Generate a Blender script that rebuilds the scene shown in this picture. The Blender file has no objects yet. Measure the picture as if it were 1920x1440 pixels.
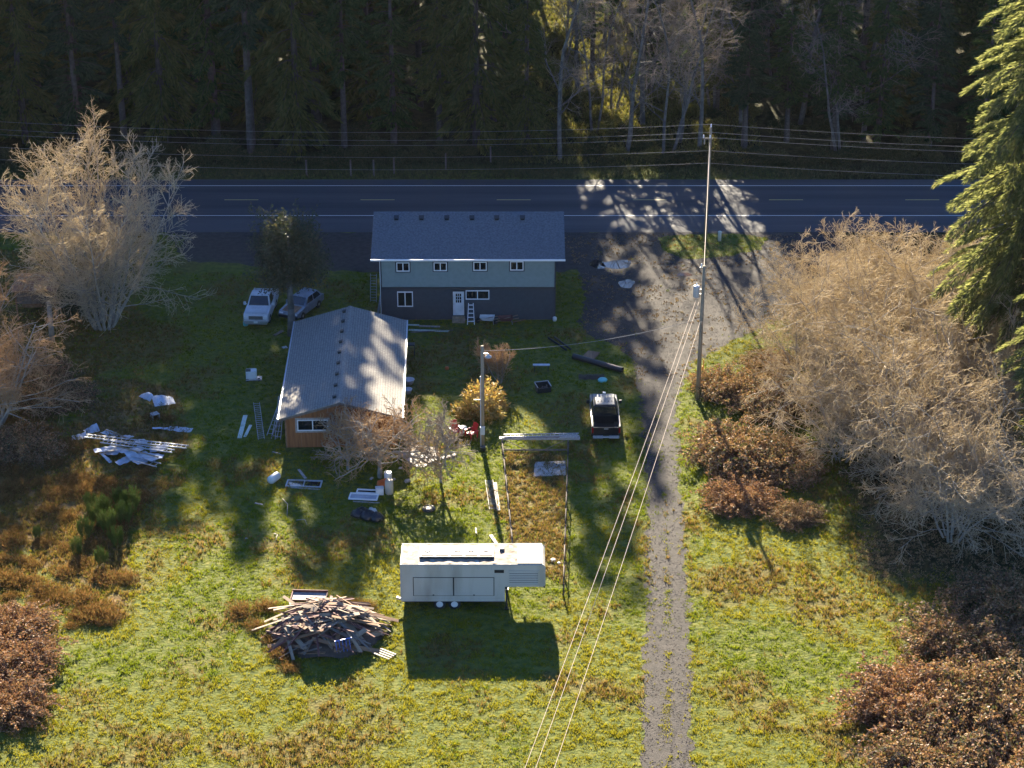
import bpy, bmesh, math, random
import numpy as np
from mathutils import Vector, Matrix, Euler
random.seed(7)
R = math.radians
SC = bpy.context.scene
COL = SC.collection

# ------------------------------------------------------------------ camera, sky, sun, exposure
F_PX, PITCH, CAM_H = 3883.0, R(25.5), 65.0
cd = bpy.data.cameras.new('camera'); cam = bpy.data.objects.new('camera', cd); COL.objects.link(cam)
cd.sensor_fit = 'HORIZONTAL'; cd.sensor_width = 36.0; cd.lens = F_PX / 1920 * 36.0
cd.clip_start = 1.0; cd.clip_end = 3000.0
cam.location = (0, 0, CAM_H); cam.rotation_euler = (math.pi/2 - PITCH, 0, 0)
SC.camera = cam
SUN_EL, SUN_AZ = R(22.5), R(-6.0)          # azimuth from +Y towards +X
w = bpy.data.worlds.new('World'); SC.world = w; w.use_nodes = True
nt = w.node_tree; bg = nt.nodes['Background']
sky = nt.nodes.new('ShaderNodeTexSky'); sky.sky_type = 'NISHITA'; sky.sun_disc = False
sky.sun_elevation = SUN_EL; sky.sun_rotation = SUN_AZ; sky.air_density = 1.0; sky.dust_density = 0.25; sky.ozone_density = 3.0
tint = nt.nodes.new('ShaderNodeMix'); tint.data_type = 'RGBA'; tint.blend_type = 'MULTIPLY'; tint.inputs[0].default_value = 1.0
tint.inputs[7].default_value = (.66, .88, 1.25, 1)          # clear, cool winter sky
nt.links.new(sky.outputs[0], tint.inputs[6]); nt.links.new(tint.outputs[2], bg.inputs[0]); bg.inputs[1].default_value = 0.042
sd = bpy.data.lights.new('sun', 'SUN'); sun = bpy.data.objects.new('sun', sd); COL.objects.link(sun)
sd.energy = 5.0; sd.angle = R(0.53); sd.color = (1.0, 0.87, 0.66)
ld = Vector((-math.sin(SUN_AZ)*math.cos(SUN_EL), -math.cos(SUN_AZ)*math.cos(SUN_EL), -math.sin(SUN_EL)))
sun.rotation_euler = ld.to_track_quat('-Z', 'Y').to_euler(); sun.location = (-20, 190, 90)
SC.view_settings.view_transform = 'Standard'; SC.view_settings.look = 'None'
SC.view_settings.gamma = 1.0; SC.view_settings.use_curve_mapping = False
SC.view_settings.exposure = 2.6

# ------------------------------------------------------------------ helpers
def G(px, py, z=0.0):
    """point at height z seen at photo pixel px, py"""
    a = (px-960)/F_PX; b = (720-py)/F_PX
    dy = math.cos(PITCH)+b*math.sin(PITCH); dz = -math.sin(PITCH)+b*math.cos(PITCH)
    t = (z-CAM_H)/dz
    return Vector((a*t, dy*t, z))

def np_mesh(name, V, F):
    V = np.asarray(V, dtype=np.float32); F = np.asarray(F, dtype=np.int32)
    n, k = F.shape
    me = bpy.data.meshes.new(name)
    me.vertices.add(len(V)); me.vertices.foreach_set('co', V.ravel())
    me.loops.add(n*k); me.loops.foreach_set('vertex_index', F.ravel())
    me.polygons.add(n); me.polygons.foreach_set('loop_start', np.arange(0, n*k, k, dtype=np.int32))
    me.update(calc_edges=True)
    return me

def link(name, me, mats=None, parent=None, loc=None, rot=None):
    o = bpy.data.objects.new(name, me); COL.objects.link(o)
    if mats is not None and len(me.materials) == 0:
        for m in (mats if isinstance(mats, (list, tuple)) else [mats]): me.materials.append(m)
    if parent is not None: o.parent = parent
    if loc is not None: o.location = loc
    if rot is not None: o.rotation_euler = rot
    return o

def tag(o, label=None, cat=None, group=None, kind=None):
    if label: o['label'] = label
    if cat: o['category'] = cat
    if group: o['group'] = group
    if kind: o['kind'] = kind
    return o

def thing(name, label, cat, loc=(0,0,0), rz=0.0, group=None):
    o = bpy.data.objects.new(name, None); COL.objects.link(o)
    o.empty_display_size = 0.3
    o.location = loc; o.rotation_euler = (0, 0, rz)
    return tag(o, label, cat, group)

def dup(root, loc, rz=0.0, s=1.0, label=None, group=None):
    r = root.copy(); COL.objects.link(r); r.location = loc; r.rotation_euler = (0, 0, rz); r.scale = (s, s, s) if not isinstance(s, tuple) else s
    if label: r['label'] = label
    if group: r['group'] = group
    for ch in list(root.children):
        c = ch.copy(); COL.objects.link(c); c.parent = r
        for g in list(ch.children):
            d = g.copy(); COL.objects.link(d); d.parent = c
    return r

class MB:
    def __init__(s): s.v = []; s.f = []; s.m = []
    def add(s, vs, fs, m=0, M=None):
        b = len(s.v)
        for p in vs:
            p = Vector(p)
            if M is not None: p = M @ p
            s.v.append(p)
        for f in fs: s.f.append([b+i for i in f]); s.m.append(m)
        return s
    def box(s, c, d, m=0, M=None, rot=None, taper=(1,1)):
        x, y, z = [q/2 for q in d]; tx, ty = taper
        vs = [(-x,-y,-z),(x,-y,-z),(x,y,-z),(-x,y,-z),(-x*tx,-y*ty,z),(x*tx,-y*ty,z),(x*tx,y*ty,z),(-x*tx,y*ty,z)]
        T = Matrix.Translation(Vector(c))
        if rot is not None: T = T @ Euler(rot).to_matrix().to_4x4()
        if M is not None: T = M @ T
        return s.add(vs, [(0,3,2,1),(4,5,6,7),(0,1,5,4),(1,2,6,5),(2,3,7,6),(3,0,4,7)], m, T)
    def bar(s, a, b, wd, ht, m=0):
        a = Vector(a); b = Vector(b); d = b-a; L = d.length
        q = d.to_track_quat('Y', 'Z')
        T = Matrix.Translation((a+b)/2) @ q.to_matrix().to_4x4()
        return s.box((0,0,0), (wd, L, ht), m, T)
    def cyl(s, a, b, r0, r1=None, n=10, m=0, caps=True):
        if r1 is None: r1 = r0
        a = Vector(a); b = Vector(b); d = (b-a).normalized()
        u = d.orthogonal().normalized(); v = d.cross(u)
        vs = []; 
        for p, r in ((a, r0), (b, r1)):
            for i in range(n):
                t = 2*math.pi*i/n; vs.append(p+u*math.cos(t)*r+v*math.sin(t)*r)
        fs = [(i, (i+1) % n, n+(i+1) % n, n+i) for i in range(n)]
        if caps: fs += [tuple(range(n-1, -1, -1)), tuple(range(n, 2*n))]
        return s.add(vs, fs, m)
    def lathe(s, prof, n=14, m=0, M=None):
        vs = []; fs = []; k = len(prof)
        for r, z in prof:
            for i in range(n):
                t = 2*math.pi*i/n; vs.append((r*math.cos(t), r*math.sin(t), z))
        for j in range(k-1):
            for i in range(n): fs.append((j*n+i, j*n+(i+1) % n, (j+1)*n+(i+1) % n, (j+1)*n+i))
        fs.append(tuple(range(n-1, -1, -1))); fs.append(tuple((k-1)*n+i for i in range(n)))
        return s.add(vs, fs, m, M)
    def prism(s, prof, x0, x1, m=0, M=None, inset=0.0):
        """profile of (y,z) pulled along x"""
        n = len(prof)
        vs = [(x0, y, z) for y, z in prof]+[(x1, y, z) for y, z in prof]
        fs = [(i, (i+1) % n, n+(i+1) % n, n+i) for i in range(n)]+[tuple(range(n-1, -1, -1)), tuple(range(n, 2*n))]
        return s.add(vs, fs, m, M)
    def grid(s, fn, nu, nv, m=0, thick=0.0):
        pts = [[Vector(fn(i/nu, j/nv)) for j in range(nv+1)] for i in range(nu+1)]
        vs = [p for row in pts for p in row]; fs = []
        for i in range(nu):
            for j in range(nv):
                a = i*(nv+1)+j; fs.append((a, a+nv+1, a+nv+2, a+1))
        s.add(vs, fs, m)
        if thick:
            s.add([p-Vector((0,0,thick)) for p in vs], [f[::-1] for f in fs], m)
        return s
    def mesh(s, name, smooth=False, bevel=0.0):
        me = bpy.data.meshes.new(name); me.from_pydata(s.v, [], s.f)
        me.polygons.foreach_set('material_index', s.m)
        bm = bmesh.new(); bm.from_mesh(me)
        if bevel: 
            bmesh.ops.remove_doubles(bm, verts=bm.verts, dist=1e-5)
            bmesh.ops.bevel(bm, geom=[e for e in bm.edges if len(e.link_faces) == 2 and e.calc_face_angle(0) > 0.6], offset=bevel, segments=2, affect='EDGES', clamp_overlap=True)
        bmesh.ops.recalc_face_normals(bm, faces=bm.faces)
        bm.to_mesh(me); bm.free()
        if smooth: me.polygons.foreach_set('use_smooth', [True]*len(me.polygons))
        me.update(); return me
    def build(s, name, mats, parent=None, smooth=False, bevel=0.0, loc=None, rot=None):
        return link(name, s.mesh(name, smooth, bevel), mats, parent, loc, rot)

# ------------------------------------------------------------------ materials
def mat(name, col, rough=0.7, col2=None, scale=6.0, metal=0.0, bump=0.0, bscale=30.0, spec=0.5, stretch=None, detail=5.0, lo=0.35, hi=0.65, coat=0.0):
    m = bpy.data.materials.new(name); m.use_nodes = True; t = m.node_tree; b = t.nodes['Principled BSDF']
    b.inputs['Base Color'].default_value = (*col, 1); b.inputs['Roughness'].default_value = rough; b.inputs['Metallic'].default_value = metal
    b.inputs['Specular IOR Level'].default_value = spec; b.inputs['Coat Weight'].default_value = coat
    if col2 is not None or bump:
        tc = t.nodes.new('ShaderNodeTexCoord'); mp = t.nodes.new('ShaderNodeMapping')
        t.links.new(tc.outputs['Object'], mp.inputs[0])
        if stretch: mp.inputs['Scale'].default_value = stretch
    if col2 is not None:
        n = t.nodes.new('ShaderNodeTexNoise'); n.inputs['Scale'].default_value = scale; n.inputs['Detail'].default_value = detail
        t.links.new(mp.outputs[0], n.inputs['Vector'])
        r = t.nodes.new('ShaderNodeValToRGB'); r.color_ramp.elements[0].position = lo; r.color_ramp.elements[1].position = hi
        r.color_ramp.elements[0].color = (*col, 1); r.color_ramp.elements[1].color = (*col2, 1)
        t.links.new(n.outputs[0], r.inputs[0]); t.links.new(r.outputs[0], b.inputs['Base Color'])
    if bump:
        n2 = t.nodes.new('ShaderNodeTexNoise'); n2.inputs['Scale'].default_value = bscale; n2.inputs['Detail'].default_value = 4
        t.links.new(mp.outputs[0], n2.inputs['Vector'])
        bp = t.nodes.new('ShaderNodeBump'); bp.inputs['Strength'].default_value = bump; bp.inputs['Distance'].default_value = 0.05
        t.links.new(n2.outputs[0], bp.inputs['Height']); t.links.new(bp.outputs[0], b.inputs['Normal'])
    return m

def leafmat(name, cols, trans=0.4, gloss=0.0, rough=0.45, tint=(1.0, 1.0, 0.7)):
    """colour picked per leaf (random per island), part of the light passes through"""
    m = bpy.data.materials.new(name); m.use_nodes = True; t = m.node_tree; t.nodes.clear()
    out = t.nodes.new('ShaderNodeOutputMaterial'); g = t.nodes.new('ShaderNodeNewGeometry')
    r = t.nodes.new('ShaderNodeValToRGB'); r.color_ramp.interpolation = 'LINEAR'
    e = r.color_ramp.elements
    for i, c in enumerate(cols):
        p = i/max(1, len(cols)-1)
        if i < 2: e[i].position = p; e[i].color = (*c, 1)
        else: q = e.new(p); q.color = (*c, 1)
    t.links.new(g.outputs['Random Per Island'], r.inputs[0])
    d = t.nodes.new('ShaderNodeBsdfDiffuse'); tr = t.nodes.new('ShaderNodeBsdfTranslucent')
    mx = t.nodes.new('ShaderNodeMix'); mx.data_type = 'RGBA'; mx.blend_type = 'MULTIPLY'; mx.inputs[0].default_value = 1.0
    mx.inputs[7].default_value = (*tint, 1)
    t.links.new(r.outputs[0], d.inputs[0]); t.links.new(r.outputs[0], mx.inputs[6]); t.links.new(mx.outputs[2], tr.inputs[0])
    ms = t.nodes.new('ShaderNodeMixShader'); ms.inputs[0].default_value = trans
    t.links.new(d.outputs[0], ms.inputs[1]); t.links.new(tr.outputs[0], ms.inputs[2])
    last = ms
    if gloss:
        gl = t.nodes.new('ShaderNodeBsdfGlossy'); gl.inputs['Roughness'].default_value = rough
        m2 = t.nodes.new('ShaderNodeMixShader'); m2.inputs[0].default_value = gloss
        t.links.new(ms.outputs[0], m2.inputs[1]); t.links.new(gl.outputs[0], m2.inputs[2]); last = m2
    t.links.new(last.outputs[0], out.inputs[0])
    return m

M = {}
M['white'] = mat('white_paint', (.62,.62,.60), .5, (.50,.50,.47), 2.0)
M['trim_white'] = mat('white_trim', (.75,.75,.73), .5)
M['dark'] = mat('dark_trim', (.03,.032,.035), .5)
M['glass'] = mat('window_glass', (.012,.014,.016), .06, spec=.8)
M['cardglass'] = mat('car_glass', (.015,.018,.02), .05, spec=.9)
M['black'] = mat('black_plastic', (.015,.015,.016), .5)
M['rubber'] = mat('tyre_rubber', (.02,.02,.02), .85)
M['steel'] = mat('steel', (.45,.46,.48), .35, metal=.9)
M['alu'] = mat('aluminium', (.42,.43,.45), .5, (.32,.33,.35), 8, metal=.4)
M['tin'] = mat('tin_sheet', (.48,.50,.55), .55, (.34,.37,.42), 3, metal=.15, bump=.3, bscale=6)
M['wood_grey'] = mat('weathered_wood', (.12,.095,.075), .85, (.19,.155,.13), 5, stretch=(1,.15,1))
M['wood_brown'] = mat('brown_wood', (.16,.085,.045), .85, (.26,.15,.08), 5, stretch=(1,.15,1))
M['wood_red'] = mat('red_brown_wood', (.085,.03,.024), .8, (.16,.065,.05), 5, stretch=(1,.15,1))
M['wood_pale'] = mat('pale_wood', (.20,.14,.085), .8, (.29,.215,.145), 5, stretch=(1,.15,1))
M['wood_white'] = mat('white_painted_wood', (.36,.33,.30), .7, (.24,.21,.185), 6)
M['pole'] = mat('pole_wood', (.20,.155,.10), .85, (.30,.24,.16), 3, stretch=(6,6,.3))
M['bark'] = mat('grey_bark', (.23,.20,.16), .9, (.36,.32,.25), 2.5, bump=.4, bscale=8)
M['bark_mid'] = mat('mottled_bark', (.075,.068,.058), .9, (.145,.13,.11), 2.5, bump=.4, bscale=8)
M['bark_dark'] = mat('dark_bark', (.055,.042,.034), .95, (.10,.08,.065), 3, bump=.5, bscale=9)
M['twig'] = leafmat('pale_twig', [(.46,.37,.26),(.62,.53,.40),(.49,.38,.26)], .42)
M['twig_grey'] = leafmat('grey_twig', [(.20,.165,.135),(.32,.27,.22),(.25,.19,.145)], .25)
M['twig_brown'] = leafmat('brown_twig', [(.34,.22,.13),(.46,.33,.20),(.38,.24,.14)], .38)
M['conifer'] = leafmat('conifer_needles', [(.035,.07,.028),(.07,.11,.04),(.11,.145,.05)], .55)
M['spruce'] = leafmat('spruce_needles', [(.10,.12,.05),(.18,.19,.08),(.26,.255,.12)], .6)
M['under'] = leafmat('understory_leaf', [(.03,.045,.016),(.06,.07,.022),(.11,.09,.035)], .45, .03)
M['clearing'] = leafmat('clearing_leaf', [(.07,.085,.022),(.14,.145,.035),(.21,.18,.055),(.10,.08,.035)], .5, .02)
M['laurel'] = leafmat('laurel_leaf', [(.025,.04,.014),(.05,.065,.022),(.10,.08,.03)], .3, .06)
M['ivy'] = leafmat('ivy_leaf', [(.022,.032,.014),(.05,.06,.025),(.09,.07,.035)], .3, .05)
M['bramble'] = leafmat('bramble_leaf', [(.05,.06,.022),(.11,.10,.04),(.26,.13,.07),(.38,.24,.14),(.17,.08,.045),(.26,.20,.12)], .34, .02, .5)
M['bramble_red'] = leafmat('red_bramble_leaf', [(.08,.075,.03),(.26,.12,.06),(.36,.19,.10),(.17,.085,.045),(.32,.22,.14)], .34, .02, .5)
M['bracken'] = leafmat('dead_bracken', [(.17,.085,.035),(.26,.14,.06),(.12,.07,.03),(.17,.14,.045)], .35)
M['broom'] = leafmat('broom_stem', [(.09,.15,.035),(.15,.20,.05),(.12,.13,.04)], .4)
M['rhody'] = leafmat('yellowing_leaf', [(.34,.20,.06),(.46,.31,.10),(.26,.24,.07),(.38,.19,.06)], .42, .03)
M['grass'] = leafmat('grass_blade', [(.10,.155,.016),(.16,.195,.018),(.22,.23,.02),(.125,.172,.016)], .48, tint=(1.0, 1.0, .55))
M['grass_yellow'] = leafmat('yellowing_grass_blade', [(.24,.225,.02),(.285,.25,.026),(.205,.21,.018),(.29,.23,.034)], .48, tint=(1.0, .98, .55))
M['grass_brown'] = leafmat('dry_grass', [(.20,.11,.04),(.28,.17,.06),(.16,.13,.04),(.11,.11,.03)], .42)
M['litter'] = leafmat('leaf_litter', [(.24,.15,.085),(.36,.26,.16),(.17,.10,.055),(.28,.22,.10)], .3)

# ------------------------------------------------------------------ polygons on the ground
def gp(pts, z=0.0): return [G(x, y, z) for x, y in pts]
def inpoly(P, poly):
    x = P[:, 0]; y = P[:, 1]; n = len(poly); ins = np.zeros(len(P), bool)
    for i in range(n):
        x1, y1 = poly[i][0], poly[i][1]; x2, y2 = poly[(i+1) % n][0], poly[(i+1) % n][1]
        if y1 == y2: continue
        c = ((y1 > y) != (y2 > y)) & (x < (x2-x1)*(y-y1)/(y2-y1)+x1); ins ^= c
    return ins
def vnoise(P, s, seed):
    """smooth value noise in 0..1"""
    rs = np.random.RandomState(seed); T = rs.rand(64, 64)
    q = P[:, :2]*s+1000.0; i = np.floor(q).astype(int); f = q-i; f = f*f*(3-2*f)
    a = T[i[:,0] % 64, i[:,1] % 64]; b = T[(i[:,0]+1) % 64, i[:,1] % 64]; c = T[i[:,0] % 64, (i[:,1]+1) % 64]; d = T[(i[:,0]+1) % 64, (i[:,1]+1) % 64]
    return (a*(1-f[:,0])+b*f[:,0])*(1-f[:,1])+(c*(1-f[:,0])+d*f[:,0])*f[:,1]
def fbm(P, s, seed): return (vnoise(P, s, seed)*.5+vnoise(P, s*2.1, seed+1)*.3+vnoise(P, s*4.3, seed+2)*.2)

DRIVE = [(1180,1560),(1198,1440),(1208,1250),(1214,1100),(1211,950),(1204,820),(1197,740),(1188,680),(1150,645),(1100,628),(1085,600),(1098,560),(1085,510),(1062,470),(1050,436),
         (1170,434),(1300,434),(1420,434),(1560,434),(1600,470),(1580,520),(1520,570),(1440,610),(1370,640),(1300,680),(1272,730),(1268,800),(1276,900),(1288,1050),(1295,1200),(1299,1440),(1290,1560)]
ISLAND = [(1232,446),(1290,440),(1370,438),(1440,446),(1425,468),(1360,482),(1290,486),(1245,472)]
BROWN = [(-200,700),(60,690),(180,700),(330,730),(352,800),(350,905),(270,940),(235,1010),(240,1090),(225,1160),(120,1190),(60,1250),(-200,1300)]
GARDEN = [(945,850),(1060,850),(1062,1100),(955,1040)]
SHADEBARE = [(330,640),(130,470),(-300,470),(-300,720),(200,700)]
drive = gp(DRIVE); island = gp(ISLAND); brown = gp(BROWN); garden = gp(GARDEN); shadebare = gp(SHADEBARE)
RD0, RD1 = 166.6, 179.9
HX0, HX1, HY0 = G(716,600).x, G(1041,600).x, G(880,600).y
HDEP = 8.6
# ------------------------------------------------------------------ ground
def ground_zone(P):
    """0 lawn .. : returns (brown, bare) weights"""
    n = fbm(P, .35, 3)
    br = np.where(inpoly(P, brown), 1.0, 0.0)*np.clip((n-.25)*3, 0, 1)
    br = np.maximum(br, np.where(inpoly(P, garden), .62, 0))
    br = np.maximum(br, np.where(inpoly(P, shadebare), .55, 0))
    br = np.maximum(br, np.clip((fbm(P, .22, 9)-.52)*5, 0, 1)*.55)
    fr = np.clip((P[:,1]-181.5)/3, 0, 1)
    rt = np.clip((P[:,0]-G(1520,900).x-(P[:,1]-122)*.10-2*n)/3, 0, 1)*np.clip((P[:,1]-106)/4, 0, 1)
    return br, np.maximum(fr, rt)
xs = np.concatenate([[-480,-300,-160], np.arange(-90, 90.1, .75), [160,300,480]])
ys = np.concatenate([[-250,-50,40], np.arange(78, 250.1, .75), [300,450,700]])
XX, YY = np.meshgrid(xs, ys, indexing='ij'); P = np.stack([XX.ravel(), YY.ravel(), 0*XX.ravel()], 1)
nx, ny = XX.shape
far = np.clip((P[:,1]-182)/60, 0, 1)
P[:,2] = far*3.0*fbm(P, .06, 21)+far*far*2.5
idx = np.arange(nx*ny).reshape(nx, ny)
Fq = np.stack([idx[:-1,:-1], idx[1:,:-1], idx[1:,1:], idx[:-1,1:]], -1).reshape(-1, 4)
me = np_mesh('ground', P, Fq)
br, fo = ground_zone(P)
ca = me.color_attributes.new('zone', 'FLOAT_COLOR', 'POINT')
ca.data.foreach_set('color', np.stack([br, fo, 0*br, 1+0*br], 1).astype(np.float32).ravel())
me.polygons.foreach_set('use_smooth', [True]*len(me.polygons))
def ground_mat():
    m = bpy.data.materials.new('lawn_soil'); m.use_nodes = True; t = m.node_tree; b = t.nodes['Principled BSDF']
    b.inputs['Roughness'].default_value = .95; b.inputs['Specular IOR Level'].default_value = .1
    tc = t.nodes.new('ShaderNodeTexCoord')
    def noise(s, d=6):
        n = t.nodes.new('ShaderNodeTexNoise'); n.inputs['Scale'].default_value = s; n.inputs['Detail'].default_value = d
        t.links.new(tc.outputs['Object'], n.inputs['Vector']); return n
    def ramp(src, stops):
        r = t.nodes.new('ShaderNodeValToRGB'); e = r.color_ramp.elements
        for i, (p, c) in enumerate(stops):
            if i < 2: e[i].position = p; e[i].color = (*c, 1)
            else: q = e.new(p); q.color = (*c, 1)
        t.links.new(src, r.inputs[0]); return r
    def mix(f, a, c):
        x = t.nodes.new('ShaderNodeMix'); x.data_type = 'RGBA'; t.links.new(f, x.inputs[0]); t.links.new(a, x.inputs[6]); t.links.new(c, x.inputs[7]); return x
    lawn = ramp(noise(2.2, 8).outputs[0], [(.3,(.05,.065,.016)),(.5,(.095,.11,.022)),(.7,(.15,.145,.032))])
    brn = ramp(noise(3.0, 8).outputs[0], [(.3,(.06,.045,.018)),(.5,(.14,.085,.035)),(.7,(.20,.14,.06))])
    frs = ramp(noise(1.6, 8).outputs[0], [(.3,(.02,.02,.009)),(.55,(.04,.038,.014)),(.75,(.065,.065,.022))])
    at = t.nodes.new('ShaderNodeVertexColor'); at.layer_name = 'zone'
    sp = t.nodes.new('ShaderNodeSeparateColor'); t.links.new(at.outputs[0], sp.inputs[0])
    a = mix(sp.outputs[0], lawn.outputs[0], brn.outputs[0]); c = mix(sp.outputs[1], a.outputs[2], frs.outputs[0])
    t.links.new(c.outputs[2], b.inputs['Base Color'])
    bp = t.nodes.new('ShaderNodeBump'); bp.inputs['Strength'].default_value = .8; bp.inputs['Distance'].default_value = .12
    t.links.new(noise(5.0, 8).outputs[0], bp.inputs['Height']); t.links.new(bp.outputs[0], b.inputs['Normal'])
    return m
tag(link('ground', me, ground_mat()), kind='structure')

def jitter_poly(pts, step, amp, seed):
    rs = random.Random(seed); out = []
    for i in range(len(pts)):
        a = Vector(pts[i]); b = Vector(pts[(i+1) % len(pts)]); n = max(1, int((b-a).length/step))
        for k in range(n):
            p = a.lerp(b, k/n); out.append(Vector((p.x+rs.uniform(-amp, amp), p.y+rs.uniform(-amp, amp), 0)))
    return out
def sheet(name, pts, z, m):
    bm = bmesh.new(); f = bm.faces.new([bm.verts.new((p[0], p[1], z)) for p in pts])
    bmesh.ops.triangulate(bm, faces=[f]); bmesh.ops.recalc_face_normals(bm, faces=bm.faces)
    for q in bm.faces:
        if q.normal.z < 0: q.normal_flip()
    me = bpy.data.meshes.new(name); bm.to_mesh(me); bm.free(); return link(name, me, m)

M['gravel'] = mat('gravel', (.018,.015,.0125), .95, (.052,.043,.037), 2.2, bump=.9, bscale=14, detail=9, lo=.3, hi=.7)
M['asphalt'] = mat('asphalt', (.034,.036,.042), .8, (.068,.070,.076), .5, bump=.3, bscale=60, stretch=(.06,1,1))
M['paint'] = mat('road_paint', (.72,.72,.70), .6)
M['yellow'] = mat('road_paint_yellow', (.62,.50,.16), .6)
M['water'] = mat('puddle_water', (.02,.022,.024), .015, spec=.22)
M['mud'] = mat('muddy_water', (.09,.045,.02), .1, spec=.5)
tag(sheet('driveway', jitter_poly(drive, .45, .30, 4), .010, M['gravel']), kind='structure')
def edge_dist(P, poly):
    d = np.full(len(P), 1e9)
    for i in range(len(poly)):
        a = np.array(poly[i][:2]); b = np.array(poly[(i+1) % len(poly)][:2]); ab = b-a
        t = np.clip(((P[:,:2]-a)@ab)/(ab@ab), 0, 1); d = np.minimum(d, np.linalg.norm(P[:,:2]-a-t[:,None]*ab, axis=1))
    return d
tag(sheet('road', [(-160,RD0),(160,RD0),(160,RD1),(-160,RD1)], .016, M['asphalt']), kind='structure')
road = bpy.data.objects['road']
tag(sheet('gravel_shoulder', jitter_poly([Vector(p) for p in [(-30,RD0+.05,0),(-27,160,0),(-12,157.6,0),(3.5,157.4,0),(6.5,159,0),(6.5,RD0+.05,0)]], .6, .25, 5), .006, M['gravel']), kind='structure')
tag(sheet('road_verge', jitter_poly(island, .4, .18, 6), .020, bpy.data.materials['lawn_soil']), kind='structure')
YL0, YL1 = G(960,404.5).y, G(960,348.5).y
for y, nm in ((YL0,'edge_line'),(YL1,'edge_line')):
    sheet(nm, [(-160,y-.06),(160,y-.06),(160,y+.06),(-160,y+.06)], .021, M['paint']).parent = road
yc = G(960,375).y; x0 = G(676,375).x
for k in range(-8, 9):
    x = x0+k*12.2; sheet('centre_dash', [(x,yc-.055),(x+3.05,yc-.055),(x+3.05,yc+.055),(x,yc+.055)], .021, M['yellow']).parent = road
def puddle(px, py, rx, ry, m, seed):
    c = G(px, py); rs = random.Random(seed); pts = []
    ph = [rs.uniform(0, 6) for _ in range(3)]
    for i in range(28):
        t = 2*math.pi*i/28; k = 1+.12*math.sin(2*t+ph[0])+.09*math.sin(3*t+ph[1])+.05*math.sin(5*t+ph[2])
        pts.append((c.x+rx*k*math.cos(t), c.y+ry*k*math.sin(t)))
    return tag(sheet('puddle', pts, .017, m), kind='structure')
puddle(1157,496,1.15,1.05,M['water'],1); puddle(1175,532,.68,.85,M['water'],2); puddle(1283,515,.55,.45,M['mud'],3); puddle(1268,501,.25,.2,M['mud'],4)
puddle(1120,496,.7,.9,M['water'],5); puddle(1648,492,1.1,1.0,M['water'],6); puddle(1485,486,.6,.5,M['mud'],7)

# ------------------------------------------------------------------ grass, litter (real blades, one mesh each)
def blades(n_per, P, h, wd, seed, lean=.9):
    """n_per leaning blades at every point"""
    rs = np.random.RandomState(seed); B = np.repeat(P, n_per, 0); n = len(B)
    B = B+np.c_[rs.normal(0, .07, (n, 2)), np.zeros(n)]
    a = rs.uniform(0, 2*np.pi, n); L = (np.repeat(h, n_per) if isinstance(h, np.ndarray) else h)*rs.uniform(.5, 1.4, n); k = rs.uniform(.2, lean, n)
    d = np.c_[np.cos(a)*k, np.sin(a)*k, np.sqrt(1-np.minimum(k*k, .9))]*L[:, None]
    b = rs.uniform(0, 2*np.pi, n); s = np.c_[np.cos(b), np.sin(b), np.zeros(n)]*(wd*rs.uniform(.6, 1.4, n))[:, None]*.5
    V = np.stack([B-s, B+s, B+d], 1).reshape(-1, 3)
    return V, np.arange(3*n).reshape(n, 3)
def dry(P):
    k = np.ones(len(P), bool)
    for px, py, q in ((1157,496,1.4),(1175,532,1.05),(1283,515,.7),(1120,496,1.1),(1648,492,1.3)):
        c = G(px, py); k &= np.hypot(P[:,0]-c.x, P[:,1]-c.y) > q
    return k
rs = np.random.RandomState(11)
def pts_rect(x0, x1, y0, y1, dens):
    n = int((x1-x0)*(y1-y0)*dens); return np.c_[rs.uniform(x0, x1, n), rs.uniform(y0, y1, n), np.zeros(n)]
near_p = pts_rect(-33, 33, 86, 128, 46); mid_p = pts_rect(-45, 45, 128, 166, 24)
Pg = np.concatenate([near_p, mid_p])
vis = np.abs(Pg[:,0]) < .262*Pg[:,1]+5
Pg = Pg[vis]
dr_in = inpoly(Pg, drive)
house_in = (Pg[:,0] > HX0) & (Pg[:,0] < HX1) & (Pg[:,1] > HY0) & (Pg[:,1] < HY0+HDEP)
shoulder = (Pg[:,1] > 157.5) & (Pg[:,0] > -28) & (Pg[:,0] < 6.5)
shed_poly = [G(537,850), G(757,850), G(768,628), G(560,628)]
shed_in = inpoly(Pg, shed_poly)
isl = inpoly(Pg, island)
br, fo = ground_zone(Pg)
ed = edge_dist(Pg, drive); en = fbm(Pg, .8, 71)
strip = (Pg[:,1] < 133)*np.clip((ed-.95)/.3, 0, 1)*np.clip((en-.33)*3.5, 0, .8)
keep = (~dr_in | (rs.rand(len(Pg)) < np.maximum(strip, np.exp(-ed/.28)*(.25+.9*en))+.01) | isl) & ~house_in & ~shed_in & ~shoulder
clump = fbm(Pg, 2.6, 31)
keep &= clump > .40
kg = keep & (rs.rand(len(Pg)) > np.maximum(br*.9, fo))
kb = keep & ~kg & (fo < .5)
kl = keep & ~kg & (fo >= .5)
Pk = Pg[kg]; V, F = blades(6, Pk, .04+.15*np.clip((fbm(Pk, 1.9, 61)-.3)*2.2, 0, 1), .045, 1)
gme = np_mesh('lawn_grass', V, F)
ye = np.repeat(fbm(Pk, .13, 55)+.12*(fbm(Pk, .6, 56)-.5)+.16*(rs.rand(len(Pk))-.5)+.17*np.clip((114-Pk[:,1])/18, -1, 1) > .50, 6)
gme.polygons.foreach_set('material_index', ye.astype(np.int32))
tag(link('lawn_grass', gme, [M['grass'], M['grass_yellow']]), 'short mossy green lawn grass', 'grass', kind='stuff')
V, F = blades(6, Pg[kb], .24, .055, 2)
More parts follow.
